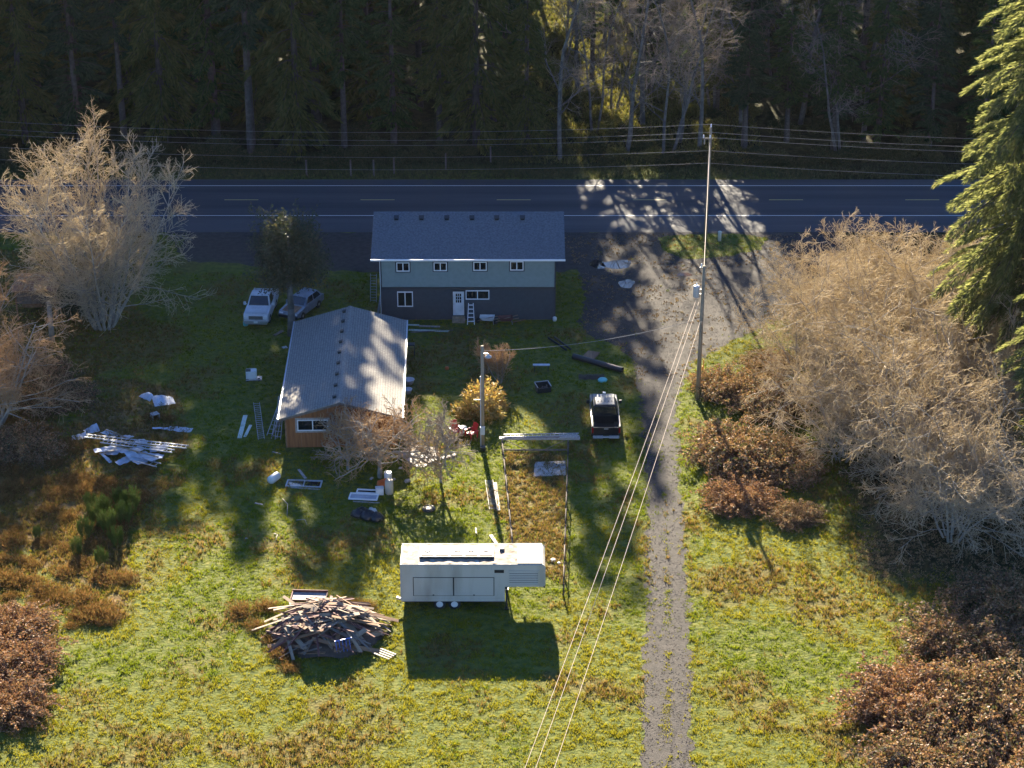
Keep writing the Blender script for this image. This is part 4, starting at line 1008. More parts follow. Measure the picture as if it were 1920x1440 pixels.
# ------------------------------------------------------------------ poles and wires
def wire(name, label, a, b, sag, r=.014, m='wirem', n=18):
    a = Vector(a); b = Vector(b); S = []; prev = a
    for k in range(1, n+1):
        u = k/n; p = a.lerp(b, u); p.z -= sag*4*u*(1-u); S.append((*prev, *p, r, r)); prev = p
    V, F = tubes(S, 4); return tag(link(name, np_mesh(name, V, F), M[m]), label, 'wire')
M['wirem'] = mat('aluminium_wire', (.30,.29,.28), .6)
M['tan_wire'] = mat('tan_cable', (.45,.35,.28), .7)
FP = G(1322,453); fpole = thing('utility_pole', 'tall utility pole standing on the road verge', 'utility pole', FP)
FH = 10.2; mb = MB(); mb.cyl((0,0,-.2),(.08,0,FH),.15,.10,12); mb.build('shaft', M['pole'], fpole, True)
def insulator(parent, c, h=.28, r=.07): 
    mb = MB(); mb.lathe([(r*.5,0),(r,.04),(r*.6,.08),(r,.13),(r*.6,.17),(r*.9,.22),(r*.4,h)], 10, 0, Matrix.Translation(Vector(c))); return mb.build('insulator', M['trim_white'], parent, True)
mb = MB(); mb.bar((.0,.16,9.2),(-.0,-.5,9.35),.08,.08); mb.bar((-.55,0,9.2),(.3,0,9.2),.09,.11); mb.build('crossarm', M['pole'], fpole)
insulator(fpole,(.09,0,FH)); insulator(fpole,(-.5,0,9.26)); insulator(fpole,(.0,-.45,9.38))
mb = MB(); mb.cyl((-.42,-.1,8.75),(-.42,-.1,9.15),.06,n=8); mb.build('cutout_fuse', M['steel'], fpole)
for z, s in ((10.45,.9),(9.75,.9),(9.3,.9),(8.15,.8),(7.05,.8)):
    nm = {10.45:'topmost',9.75:'second',9.3:'third',8.15:'fourth',7.05:'lowest'}[z]
    wire('power_line', f'{nm} of the five wires strung along the road, left of pole', (FP.x+.05, FP.y, z), (FP.x-62, FP.y+2.5, z-.45), s, .009)
    wire('power_line', f'{nm} of the five wires strung along the road, right of pole', (FP.x+.05, FP.y, z), (FP.x+58, FP.y-1.5, z-.6), s, .009)
NP = G(1308,748); npole = thing('utility_pole', 'near utility pole with transformer beside the gravel driveway', 'utility pole', NP); NH = 10.3
mb = MB(); mb.cyl((0,0,-.2),(.06,0,NH),.17,.11,12); mb.build('shaft', M['pole'], npole, True)
M['tank'] = mat('grey_transformer', (.42,.45,.47), .45)
mb = MB(); mb.lathe([(.20,0),(.23,.03),(.23,.78),(.24,.80),(.20,.86)], 16, 0, Matrix.Translation((-.40,0,7.95))); tf = mb.build('transformer', M['tank'], npole, True)
mb = MB(); mb.lathe([(.04,0),(.06,.05),(.04,.09),(.06,.14),(.03,.2)], 8, 0, Matrix.Translation((-.40,.05,8.8))); mb.build('bushing', M['trim_white'], tf, True)
mb = MB(); mb.box((-.14,0,8.5),(.16,.08,.10)); mb.box((-.14,0,8.15),(.16,.08,.10)); mb.build('bracket', M['steel'], npole)
insulator(npole,(-.12,0,NH-.1)); mb = MB(); mb.bar((0,0,NH-.12),(-.25,0,NH-.12),.06,.06); mb.build('bracket', M['steel'], npole)
mb = MB(); mb.box((.02,-.16,6.1),(.10,.10,.14)); mb.build('cable_clamp', M['steel'], npole)
wire('power_line', 'wire linking the tops of the two utility poles', (FP.x+.03, FP.y-.12, 8.9), (NP.x+.06, NP.y, NH-.05), .25, .02, 'tan_wire')
for (z0_, dx, q, lab) in ((8.0,-.35,(985,1440),'left of three tan wires running to the bottom edge'),(7.6,-.22,(1005,1440),'middle of three tan wires running to the bottom edge'),(6.15,-.05,(1040,1440),'right of three tan wires running to the bottom edge')):
    a = Vector((NP.x+dx, NP.y-.1, z0_)); e = G(q[0], q[1], z0_-.4); b = a+(e-a)*1.5; b.z = z0_+.2
    wire('power_line', lab, a, b, .55, .0125, 'tan_wire', 26)
MPb = G(905,838); mp = thing('meter_pole', 'short wooden meter pole with yard lamp behind the garden', 'pole', MPb); MH = 7.6
mb = MB(); mb.cyl((0,0,-.2),(.02,0,MH),.14,.11,12); mb.build('shaft', M['pole'], mp, True)
mb = MB(); mb.bar((.05,0,MH-.55),(.42,-.05,MH-.55),.05,.05); lm = mb.build('lamp_arm', M['steel'], mp)
mb = MB(); mb.lathe([(.05,.2),(.07,.12),(.22,.02),(.24,-.06)], 14, 0, Matrix.Translation((.42,-.05,MH-.75))); mb.build('lamp_shade', M['alu'], lm, True)
mb = MB(); mb.box((-.0,-.2,1.35),(.32,.16,.6)); mb.build('meter_box', M['tank'], mp, bevel=.02)
mb = MB(); mb.cyl((-.12,-.12,.0),(-.12,-.12,5.4),.03,n=6); mb.build('conduit', M['tank'], mp)
mb = MB(); mb.box((-.3,0,3.6),(.55,.04,.04)); mb.build('bracket', M['trim_white'], mp)
wire('power_line', 'thin service cable from near pole down to the meter pole', (NP.x-.1, NP.y, 6.3), (MPb.x, MPb.y, MH-.35), .55, .014)
mb = MB(); q = G(1316,712)
o = mb.cyl((0,0,0),(0,0,1.1),.05,n=8); mb.cyl((.12,.5,.0),(.12,.5,1.4),.03,n=8)
tag(mb.build('guy_marker', mat('orange_plastic',(.75,.30,.02),.5), None, True, loc=q), 'orange guy wire marker beside the near utility pole', 'marker')
q = G(1349,452); pd = thing('pedestal', 'pale green utility pedestal on the road verge', 'pedestal', q)
M['pedest'] = mat('pale_green_box', (.50,.55,.48), .5)
mb = MB(); mb.lathe([(.15,0),(.15,.78),(.14,.82)], 12); mb.build('body', M['pedest'], pd, True)
mb = MB(); mb.lathe([(.165,.72),(.165,.84),(.12,.90),(.03,.92)], 12); mb.build('cap', M['pedest'], pd, True)

# ------------------------------------------------------------------ ladders, boards, junk
def ladder(label, a, b, wdt=.42, m='alu', step=.3, group=None, rail=(.03,.075)):
    """ladder between two 3-d points (rail centre line)"""
    a = Vector(a); b = Vector(b); d = b-a; L = d.length; t = thing('ladder', label, 'ladder', a)
    u = d.normalized(); s = u.cross(Vector((0,0,1)))
    s = s.normalized() if s.length > .05 else Vector((1,0,0))
    for k in (-1, 1):
        mb = MB(); mb.bar(s*k*wdt/2, d+s*k*wdt/2, *rail); mb.build('rail', M[m], t)
    n = int(L/step); rm = None
    for k in range(n):
        c = u*(L*(k+.5)/n); mb = MB(); mb.cyl(c-s*wdt/2, c+s*wdt/2, .018, n=6); mb.build('rung', M[m], t)
    return t
def board(label, a, b, wdt=.2, th=.035, m='wood_white', cat='board', name='board', group=None):
    mb = MB(); mb.bar(Vector((0,0,0)), Vector(b)-Vector(a), wdt, th); o = mb.build(name, M[m], None, loc=a); tag(o, label, cat, group); return o
def P3(px, py, z=0.0): return G(px, py, z)
# left of shed
ladder('aluminium ladder lying on grass left of the shed', P3(481,755,.06), P3(490,823,.06), .42)
M['pale_green'] = mat('pale_green_paint', (.52,.58,.50), .6, (.42,.48,.42), 4)
board('long pale green board lying on grass left of the ladder', P3(460,779,.04), P3(449,821,.04), .30, .05, 'pale_green')
board('short pale board beside the long pale green board', P3(470,797,.04), P3(459,819,.04), .20, .04, 'pale_green')
for k, (a, b, z) in enumerate([((494,752),(509,815),1.9),((506,748),(515,820),2.2),((513,740),(519,822),2.4)]):
    g0 = P3(b[0]-4+k*3, b[1]+2, .05); g1 = Vector((nl.x-.10-.05*k, g0.y+3.2-.5*k, z-.1))
    ladder(['leaning ladder farthest from the shed wall','leaning ladder in the middle beside the shed wall','leaning ladder nearest the shed wall'][k], g0, g1, .38, step=.36)
for k in range(6):
    g0 = P3(508+k*3, 822-k*6, .03); g1 = Vector((nl.x-.05, g0.y+.6+.5*k, 1.3+.15*k)); board(f'thin weathered pole leaning on the shed side wall', g0, g1, .05, .05, 'wood_grey', 'pole', 'leaning_pole', 'poles leaning on the shed side')
# small cart left of the shed
q = P3(475,712); ct = thing('garden_cart', 'white appliance on a small cart on the grass left of shed', 'cart', q, .1)
mb = MB(); mb.box((-.12,0,.48),(.78,.62,.62)); mb.build('box', M['white'], ct, bevel=.03)
mb = MB(); mb.box((-.32,-.08,.82),(.34,.34,.08)); mb.build('lid', M['dark'], ct, bevel=.01)
mb = MB(); mb.box((.05,-.05,.13),(1.15,.6,.07)); mb.build('tray', M['alu'], ct)
for s in (-1,1):
    mb = MB(); mb.lathe([(.02,-.03),(.12,-.03),(.12,.03),(.02,.03)], 12, 0, Matrix.Translation((s*.42,-.28,.12)) @ Matrix.Rotation(math.pi/2,4,'X')); mb.build('wheel', M['rubber'], ct)
# crumpled tin sheets
M['tin_dull'] = mat('dull_tin', (.26,.28,.32), .6, (.36,.38,.42), 3)
def tin_sheet(label, px, py, z, lx, ly, rz, seed, bend=.25, group=None, tilt=0.0, m='tin'):
    rr = random.Random(seed); ph = [rr.uniform(0,6) for _ in range(4)]; cut = rr.uniform(.0,.35)
    mb = MB(); base = .03
    def fn(u, v):
        x = (u-.5)*lx; y = (v-.5)*ly*(1-cut*abs(u-.5)*1.6)
        zz = base+bend*(.5+.5*math.sin(u*3.3+ph[0]))*(.5+.5*math.sin(v*2.6+ph[1]))+.02*math.sin(u*18+ph[2])+tilt*u
        return (x, y, zz)
    mb.grid(fn, 12, 6, 0, .006); o = mb.build('tin_sheet', M[m], None, loc=G(px, py, z), rot=(0,0,rz)); tag(o, label, 'metal sheet', group); return o
tin_sheet('bent tin sheet lying alone above the sheet metal heap', 307,754,0,1.5,1.3,.35,1,.3)
tin_sheet('narrow twisted tin strip left of the lone bent tin sheet', 275,748,0,1.3,.55,-.75,2,.45)
tin_sheet('flat pointed tin sheet right of the sheet metal heap', 338,806,0,1.7,.75,-.15,3,.12)
tin_sheet('narrow tin strip beside the flat pointed tin sheet', 308,805,0,1.6,.35,.05,4,.15)
tin_sheet('pale tin sheet at the left end of the sheet metal heap', 148,820,0,1.0,.8,.3,5,.2)
tin_sheet('curled tin sheet behind the left ladder end', 172,808,0,1.0,.7,.5,6,.3)
rt = random.Random(17)
for k in range(15):
    tin_sheet('crumpled tin sheet in the sheet metal heap under ladders', rt.uniform(195,305), rt.uniform(812,868), .03+k*.03, rt.uniform(.8,1.8), rt.uniform(.5,.9), rt.uniform(-.9,.9), 50+k, rt.uniform(.08,.3), 'tin sheets in the heap', rt.uniform(-.25,.3), ('tin','tin_dull')[k % 3 == 0])
ladder('upper of two long ladders across the sheet metal heap', P3(160,817,.75), P3(352,838,.65), .40)
ladder('lower of two long ladders across the sheet metal heap', P3(190,827,.72), P3(325,846,.62), .40)
ladder('short ladder lying at the near edge of sheet metal heap', P3(240,858,.42), P3(298,872,.42), .5, step=.36)
board('tan wooden pole across the back of the sheet metal heap', P3(198,806,.62), P3(245,824,.72), .08, .06, 'wood_pale', 'pole', 'wooden_pole')
board('tan wooden pole across the middle of the sheet metal heap', P3(208,834,.7), P3(297,857,.62), .09, .06, 'wood_pale', 'pole', 'wooden_pole')
tin_sheet('folded tin gutter piece at left of sheet metal heap', 199,862,0,1.4,.4,-.9,91,.3)
q = P3(291,786); mb = MB()
for a in ((-.25,0),(.25,0)): mb.box((a[0],0,.22),(.05,.5,.42))
mb.box((0,0,.44),(.55,.5,.04)); mb.box((0,.23,.2),(.5,.04,.38)); tag(mb.build('small_crate', M['wood_white'], None, loc=q, rot=(0,0,.6)), 'small grey crate between the tin sheets', 'crate')
# front of shed
q = P3(514,903); mb = MB(); mb.lathe([(.22,-.42),(.27,-.42),(.28,-.38),(.28,.36),(.26,.42),(.02,.43)], 16, 0, Matrix.Translation((0,0,.28)) @ Matrix.Rotation(R(90),4,'X'))
bar_ = mb.build('drum', M['white'], None, True, loc=q, rot=(0,0,-.5)); tag(bar_, 'white steel drum lying on its side on the grass', 'drum')
def frame_lying(name, label, px, py, lx, ly, rz, inner, z=.05, bars=1, m='alu'):
    t = thing(name, label, 'window frame', G(px, py), rz)
    mb = MB()
    for (c, d_) in [((0,-ly/2,z),(lx,.09,.08)),((0,ly/2,z),(lx,.09,.08)),((-lx/2+.04,0,z),(.09,ly-.09,.08)),((lx/2-.04,0,z),(.09,ly-.09,.08))]: mb.box(c, d_)
    for k in range(bars): mb.box((-lx/2+lx*(k+1)/(bars+1),0,z),(.07,ly-.09,.07))
    mb.build('frame', M[m], t)
    mb = MB(); mb.box((0,0,z-.02),(lx-.16,ly-.16,.015)); mb.build('pane', M[inner], t); return t
frame_lying('window_frame','large dark-glazed window frame lying on the grass before shed',570,908,2.35,.85,-.06,'glass')
board('white board propped beyond the dark-glazed window frame', P3(560,880,.05), P3(573,897,.05), .18, .03, 'wood_white')
board('pale strip under the near edge of the window frame', P3(545,914,.03), P3(600,918,.03), .10, .03, 'wood_white')
frame_lying('window_frame','white window frame lying left of the barrels',682,934,1.9,.75,-.10,'tin',.12,0,'trim_white')
frame_lying('window_frame','second white window frame behind the first one',690,924,1.5,.45,-.10,'glass',.10,0,'trim_white')
board('pale strip lying before the white window frames', P3(662,940,.03), P3(712,943,.03), .10, .03, 'wood_white')
for (a, b, w_, lab) in [((511,847),(527,851),.10,'small white board near the shed corner'),((478,943),(492,946),.14,'small white board alone on the lawn left of scorched patch')]: board(lab, P3(*a, .03), P3(*b, .03), w_, .03, 'wood_white')
M['orange'] = mat('orange_paint', (.55,.13,.03), .5); M['teal'] = mat('teal_plastic', (.12,.45,.45), .4); M['red_plastic'] = mat('red_plastic', (.45,.02,.02), .45); M['tarp'] = mat('black_plastic_bag', (.012,.013,.016), .3, bump=.8, bscale=6)
M['tan_pl'] = mat('tan_plastic', (.42,.36,.28), .5)
q = P3(730,925); mb = MB(); mb.lathe([(.24,0),(.27,.05),(.28,.5),(.27,.95),(.24,1.0),(.03,1.01)], 16); tag(mb.build('barrel', M['tan_pl'], None, True, loc=q), 'tan upright barrel in the junk cluster before the apple tree', 'barrel')
q = P3(728,905); mb = MB(); mb.lathe([(.22,0),(.25,.05),(.26,.75),(.24,.8),(.20,.78)], 16); tag(mb.build('barrel', M['white'], None, True, loc=q), 'white upright barrel behind the tan barrel', 'barrel')
q = P3(717,910); mb = MB(); mb.box((0,0,.18),(.7,.45,.34),taper=(.8,.8)); mb.cyl((-.3,0,.36),(.3,0,.42),.06,n=8); tag(mb.build('mower_deck', M['orange'], None, bevel=.03, loc=q, rot=(0,0,.5)), 'orange machine part left of the barrels', 'machine')
q = P3(712,927); mb = MB(); mb.box((0,0,.24),(.5,.4,.46)); mb.box((0,-.0,.5),(.56,.46,.06)); tag(mb.build('wash_basin', M['white'], None, bevel=.05, loc=q, rot=(0,0,.15)), 'white box lying beside the tan barrel', 'box')
for (px, py, s, rz, lab) in [(764,903,.28,.5,'small white scrap right of the barrels'),(752,879,.22,.2,'small white scrap beside the plywood shade'),(697,898,.2,1,'small grey scrap left of the white barrel'),(738,900,.2,.9,'small grey scrap right of the white barrel'),(462,1010,.12,0,'tiny white scrap on the shaded lawn'),(438,1106,.14,.4,'small white stone on the lawn above the lumber heap')]:
    mb = MB(); mb.box((0,0,s*.3),(s*1.6,s,s*.6),taper=(.6,.7)); tag(mb.build('scrap_piece', M['wood_white'], None, bevel=.02, loc=P3(px,py), rot=(.1,0,rz)), lab, 'scrap')
# black bags
for k, (px, py, s, m) in enumerate([(672,968,.5,'tarp'),(690,972,.55,'tarp'),(706,975,.5,'tarp'),(680,962,.4,'tarp'),(697,962,.35,'white')]):
    mb = MB(); rr = random.Random(k); prof = [(.03,0),(s*.8,.02),(s,s*.35),(s*.7,s*.75),(s*.25,s*.95),(s*.12,s*1.15)]; mb.lathe(prof, 12)
    for i_, v in enumerate(mb.v): mb.v[i_] = v*(1+.14*math.sin(i_*2.3+k)) if v.z > .03 else v
    tag(mb.build('trash_bag', M[m], None, True, loc=P3(px,py)), ['leftmost black bag in the bag heap on the lawn','front black bag in the bag heap on the lawn','rightmost black bag in the bag heap on the lawn','rear black bag in the bag heap on the lawn','white bag on top of the black bag heap'][k], 'bag')
q = P3(804,956); mb = MB(); mb.lathe([(.05,0),(.42,.0),(.44,.10),(.40,.16),(.10,.17)], 18); tag(mb.build('round_lid', M['black'], None, True, loc=q), 'round black lid lying on the brown grass', 'lid')
# scorched branches near (560,950)
for k, (a, b) in enumerate([((530,935),(538,968)),((556,975),(576,985)),((514,1000),(515,1018))]):
    mb = MB(); A, B = P3(*a,.05), P3(*b,.05); md = (A+B)/2+Vector((.2,0,.25)); mb.cyl(Vector(), md-A, .03,.025,6); mb.cyl(md-A, B-A, .025,.012,6); tag(mb.build('fallen_branch', M['bark'], None, True, loc=A), ['curved fallen branch on the shaded bare patch','short fallen branch right of the shaded bare patch','dark stick standing in the lawn'][k], 'branch')
# plywood sheets right of shed
def flat_sheet(name, label, pts, m, th=.03, z=.05, cat='board'):
    mb = MB(); c = G(*pts[0]); n = len(pts); vs = [G(x, y, z)-Vector((c.x, c.y, 0)) for x, y in pts]; vs2 = [v-Vector((0,0,th)) for v in vs]
    mb.add(vs+vs2, [tuple(range(n)), tuple(range(2*n-1, n-1, -1))]+[(k, (k+1) % n, n+(k+1) % n, n+k) for k in range(n)])
    o = mb.build(name, M[m], None, loc=(c.x, c.y, 0)); return tag(o, label, cat)
flat_sheet('plywood_sheet','large pale plywood sheet on grass right of the shed',[(745,850),(778,833),(818,838),(826,852),(795,876),(778,875)],'wood_white',z=.06)
flat_sheet('plywood_sheet','second plywood sheet lying across the large one',[(787,862),(800,848),(822,852),(818,862),(803,868)],'wood_white',z=.11)
board('white plank extending right from the plywood sheet', P3(815,862,.13), P3(856,851,.06), .30, .04, 'wood_white')
# red chairs
def lawn_chair(label, px, py, rz):
    t = thing('lawn_chair', label, 'chair', G(px, py), rz)
    mb = MB(); mb.box((0,0,.34),(.56,.52,.05),rot=(R(6),0,0)); mb.build('seat', M['red_plastic'], t, bevel=.015)
    for k in range(5): mb = MB(); mb.box((-.22+.11*k,.33,.70),(.095,.03,.72-.05*abs(k-2)),rot=(R(-18),0,0)); mb.build('back_slat', M['red_plastic'], t, bevel=.008)
    for s in (-1,1):
        mb = MB(); mb.box((s*.34,.02,.55),(.14,.72,.03)); mb.build('armrest', M['red_plastic'], t, bevel=.01)
        for y in (-.28,.28): mb = MB(); mb.box((s*.31,y,.27),(.04,.09,.54)); mb.build('leg', M['red_plastic'], t)
lawn_chair('red lawn chair nearer the small apple tree', 855,816,.5); lawn_chair('red lawn chair nearer the meter pole', 884,820,-.9)
q = P3(868,812); mb = MB(); mb.lathe([(.22,0),(.24,.02),(.05,.05),(.05,.42),(.28,.44),(.28,.47)], 14); tag(mb.build('side_table', M['white'], None, True, loc=q), 'small round white table between the red chairs', 'table')
q = P3(897,845); mb = MB(); mb.lathe([(.16,0),(.18,.3),(.19,.34),(.17,.34)], 12); tag(mb.build('bucket', M['dark'], None, True, loc=P3(906,838)+Vector((0,-.6,0))), 'dark bucket at the foot of the meter pole', 'bucket')
# bench table, planter box, pipe etc.
t = thing('bench', 'narrow grey bench standing on the shaded lawn', 'bench', P3(1015,695), .0)
mb = MB(); mb.box((0,0,.48),(1.25,.38,.05),rot=(R(-6),0,0)); mb.build('seat', M['tin'], t)
for s in (-1,1): mb = MB(); mb.box((s*.5,0,.22),(.05,.3,.46)); mb.build('leg', M['dark'], t)
t = thing('fire_pit', 'open square metal frame with charred wood on the lawn', 'fire pit', P3(1018,732), .25)
for (c, d_) in [((0,.42,.25),(1.0,.04,.5)),((0,-.42,.18),(1.0,.04,.36)),((-.48,0,.22),(.04,.8,.44)),((.48,0,.22),(.04,.8,.44))]: mb = MB(); mb.box(c, d_); mb.build('side_panel', M['black'], t)
mb = MB()
for (c, d_) in [((0,.44,.52),(1.06,.06,.05)),((.5,0,.48),(.06,.9,.05)),((-.5,0,.48),(.06,.9,.05))]: mb.box(c, d_)
mb.build('rim', M['alu'], t)
for k in range(7): mb = MB(); a = k*.9; mb.cyl((-.55+.12*k,-.35+.05*math.sin(k*3),.08+.03*k),(-.3+.1*k,.0+.1*math.cos(k*2),.2+.03*k),.05,n=6); mb.build('log', M['bark_dark'], t)
mb = MB(); a, b = P3(1075,668,.22), P3(1167,694,.22); 
V_ = b-a; mb.cyl((0,0,0), V_, .22, n=18, caps=False); mb.cyl(V_*.999, (0,0,0), .185, n=18, caps=False); tag(mb.build('culvert_pipe', M['black'], None, True, loc=a), 'thick black culvert pipe lying beside the gravel', 'pipe')
for k, (a, b, lab) in enumerate([((1028,633),(1062,656),'left of two thin dark pipes beyond the culvert'),((1040,632),(1070,655),'right of two thin dark pipes beyond the culvert')]): 
    A, B = P3(*a,.09), P3(*b,.09); mb = MB(); mb.cyl((0,0,0), B-A, .08, n=8); tag(mb.build('drain_pipe', M['black'], None, True, loc=A), lab, 'pipe')
flat_sheet('metal_plate','brown square plate lying beyond the culvert pipe',[(1092,668),(1103,657),(1125,660),(1114,673)],'wood_brown',.06,.10,'plate')
q = P3(1130,714); mb = MB(); mb.lathe([(.05,0),(.34,0),(.36,.08),(.30,.16),(.05,.20)], 18); tag(mb.build('sandbox_lid', M['teal'], None, True, loc=q), 'teal round lid on the lawn near the culvert pipe', 'lid')
bd = MB(); bd.grid(lambda u, v: (u*1.9-.9, v*.9-.4, .02+.18*math.exp(-((u-.5)**2+(v-.5)**2)*9)+.03*math.sin(u*20+v*13)), 12, 8); tag(bd.build('soil_heap', mat('dug_soil',(.035,.026,.018),.95,(.06,.045,.03),6,bump=.7), None, True, loc=P3(1108,708)), 'low heap of dug soil before the culvert pipe', 'soil')
t = thing('gas_bottle', 'white gas bottle standing before the black pickup', 'gas bottle', P3(1133,757)+Vector((0,.4,0)))
mb = MB(); mb.lathe([(.12,0),(.19,.06),(.20,.45),(.15,.55),(.05,.6)], 14); mb.build('body', M['white'], t, True); mb = MB(); mb.lathe([(.10,.58),(.11,.72),(.10,.72)], 12); mb.build('collar', M['white'], t, True)
t = thing('gas_bottle', 'smaller white gas bottle at the black pickup front', 'gas bottle', P3(1139,758)+Vector((.05,.2,0))); mb = MB(); mb.lathe([(.10,0),(.15,.05),(.15,.32),(.05,.42)], 14); mb.build('body', M['white'], t, True)
# garden frame
gx0_, gx1_ = G(942,846).x, G(1065,846).x; gy = G(1000,846).y; gh = .95
gf = thing('garden_gate_frame', 'wooden gate frame with white top beam behind the garden bed', 'gate', (gx0_, gy, 0))
gw = gx1_-gx0_
for x in (0, gw): mb = MB(); mb.cyl((x,0,-.1),(x,0,gh),.06,.055,8); mb.build('post', M['wood_grey'], gf, True)
mb = MB(); mb.box((gw/2+.3,0,gh+.05),(gw+1.0,.34,.10)); mb.build('top_beam', M['wood_white'], gf)
for (a, b) in (((.05,-.02,gh),(gw*.36,-.02,.12)),((gw-.05,-.02,gh),(gw*.64,-.02,.12))): mb = MB(); mb.bar(a, b, .03, .04); mb.build('brace', M['wood_grey'], gf)
mb = MB(); mb.box((gw/2,0,.1),(gw,.03,.12)); mb.build('bottom_rail', M['wood_grey'], gf)
ladder('long aluminium ladder lying on the garden frame top beam', (gx0_+.1,gy+.12,gh+.17), (gx1_+.75,gy+.28,gh+.19), .34)
ladder('short aluminium ladder on the right end of garden frame', (gx1_-.6,gy-.05,gh+.22), (gx1_+.65,gy-.02,gh+.24), .30)
board('reddish plank lying on the garden frame top beam', (gx0_+.4,gy-.04,gh+.13), (gx1_-.4,gy+.02,gh+.13), .14, .05, 'wood_red')
board('white plank lying along the garden frame top beam', (gx0_-.05,gy-.14,gh+.13), (gx1_+.2,gy-.14,gh+.13), .08, .05, 'wood_white')
def garden_fence(label, a, b, n, h):
    A, B = G(*a), G(*b); t = thing('garden_fence', label, 'fence', A); d_ = B-A
    for k in range(n+1):
        p = d_*k/n; mb = MB(); mb.cyl((p.x,p.y,-.1),(p.x+.03,p.y,h*(1.0+.08*math.sin(k*3))),.055,.045,7); mb.build('post', M['bark_dark'], t, True)
    for k in range(n):
        p, q_ = d_*k/n, d_*(k+1)/n
        mb = MB(); mb.cyl((p.x,p.y,h*.93),(q_.x,q_.y,h*.93),.035,.035,7); mb.build('rail', M['bark_dark'], t, True)
    for z in (.2,.4,.6):
        mb = MB(); mb.cyl((0,0,z*h),(d_.x,d_.y,z*h),.006,n=4); mb.build('fence_wire', M['rubber'], t)
    return t
garden_fence('post and rail fence on the left of the garden bed', (942,852), (962,1048), 6, .95)
garden_fence('post and rail fence on the right of the garden bed', (1065,852), (1056,1118), 8, .95)
flat_sheet('concrete_slab','pale concrete slab at the far end of garden bed',[(1000,893),(1003,866),(1060,864),(1061,890)],'wood_white',.06,.07,'slab')
ladder('pinkish ladder lying on grass left of the garden fence', P3(917,900,.06), P3(925,955,.06), .50, 'wood_white', .17)
board('white plank leaning along the left garden fence', P3(928,905,.06), P3(935,957,.06), .22, .04, 'wood_white')
board('white slat lying behind the trailer roof', P3(920,1003,.06), P3(936,1027,.06), .22, .05, 'wood_white')
board('pale stick standing in the grass behind the trailer', P3(892,990,.03), P3(893,1000,.35), .07, .05, 'wood_white', 'stick')
for (px, py, rz, lab) in [(1037,1052,.2,'white ring lying by the trailer nose'),(1048,1058,.0,'small white cup by the trailer nose')]:
    mb = MB(); r_ = .16 if px < 1040 else .1; mb.lathe([(r_*.5,.0),(r_,.0),(r_,.12),(r_*.5,.14)], 14); tag(mb.build('ring', M['white'], None, True, loc=P3(px,py)), lab, 'ring')
# house front: step ladder, wheelbarrows, boards
t = thing('step_ladder', 'white step ladder leaning beside the house door', 'ladder', P3(883,609), 0)
for s in (-1,1): mb = MB(); mb.bar((s*.27,0,0),(s*.18,.55,1.6),.05,.05); mb.build('rail', M['trim_white'], t)
for k in range(5): z = .25+k*.3; mb = MB(); mb.box((0,z*.344,z),(.5-.06*k*.5,.10,.035)); mb.build('step', M['trim_white'], t)
def wheelbarrow(label, px, py, rz, m):
    t = thing('wheelbarrow', label, 'wheelbarrow', G(px, py), rz)
    mb = MB(); x0, x1 = .30, .48
    lower = [(-.26,-.4,.3),(.26,-.4,.3),(.2,.35,.3),(-.2,.35,.3)]; up = [(-.38,-.55,.58),(.38,-.55,.58),(.32,.6,.58),(-.32,.6,.58)]; inn = [(-.35,-.52,.57),(.35,-.52,.57),(.29,.57,.57),(-.29,.57,.57)]; inl = [(-.24,-.38,.33),(.24,-.38,.33),(.18,.33,.33),(-.18,.33,.33)]
    loft([lower, up, inn, inl]).build('tray', M[m], t)
    for s in (-1,1):
        mb = MB(); mb.bar((s*.3,-1.0,.55),(s*.06,.75,.24),.04,.04); mb.build('handle', M['wood_pale'], t)
        mb = MB(); mb.bar((s*.24,-.45,.42),(s*.26,-.5,.0),.035,.035); mb.build('leg', M['steel'], t)
    mb = MB(); mb.lathe([(.03,-.04),(.19,-.04),(.2,0),(.19,.04),(.03,.04)], 14, 0, Matrix.Translation((0,.78,.2)) @ Matrix.Rotation(math.pi/2,4,'Y')); mb.build('wheel', M['rubber'], t, True)
wheelbarrow('white wheelbarrow standing against the house wall', 914,606,1.5,'white'); wheelbarrow('dark red wheelbarrow standing against the house wall', 948,607,1.7,'wood_red')
board('white board lying between step ladder and white wheelbarrow', P3(876,603,.1), P3(905,600,.1), .12, .04, 'wood_white')
board('brown board leaning at the right end of house wall', P3(960,604,.1), P3(985,599,.25), .14, .04, 'wood_brown')
for (a, b, w_, m, lab) in [((765,609),(786,609.5),.2,'pale_green','short pale board on ground left of house step'),((786,611),(825,612.5),.22,'wood_white','white board on ground before the house'),((766,618.5),(842,621),.25,'pale_green','longest pale board on ground before the house'),((770,623),(850,619),.12,'wood_grey','thin grey board crossing the longest pale board')]: board(lab, P3(*a,.05), P3(*b,.05), w_, .05, m)
q = P3(1040,602); mb = MB(); mb.lathe([(.12,0),(.16,.1),(.16,.3),(.1,.36)], 12); tag(mb.build('bucket', M['white'], None, True, loc=q), 'white bucket at the right corner of the house', 'bucket')
ladder('thin ladder standing left of the house', P3(700,566,.05), P3(700,566,.05)+Vector((.05,.5,2.2)), .48, 'alu', .22)
board('pale blue gutter length leaning at the left house corner', P3(709,588,.05), Vector((HX0-.06,HY0+.6,1.9)), .14, .06, 'tin', 'gutter', 'gutter_length')
for (px, py, hgt, lab) in [(768,668,1.0,'small dark metal stand at the right side of shed'),]:
    t = thing('metal_stand', lab, 'stand', P3(px,py)); mb = MB(); mb.box((0,0,hgt),(.8,.5,.06)); mb.build('top', M['dark'], t)
    for sx in (-1,1):
        for sy in (-1,1): mb = MB(); mb.box((sx*.36,sy*.2,hgt/2),(.04,.04,hgt)); mb.build('leg', M['dark'], t)
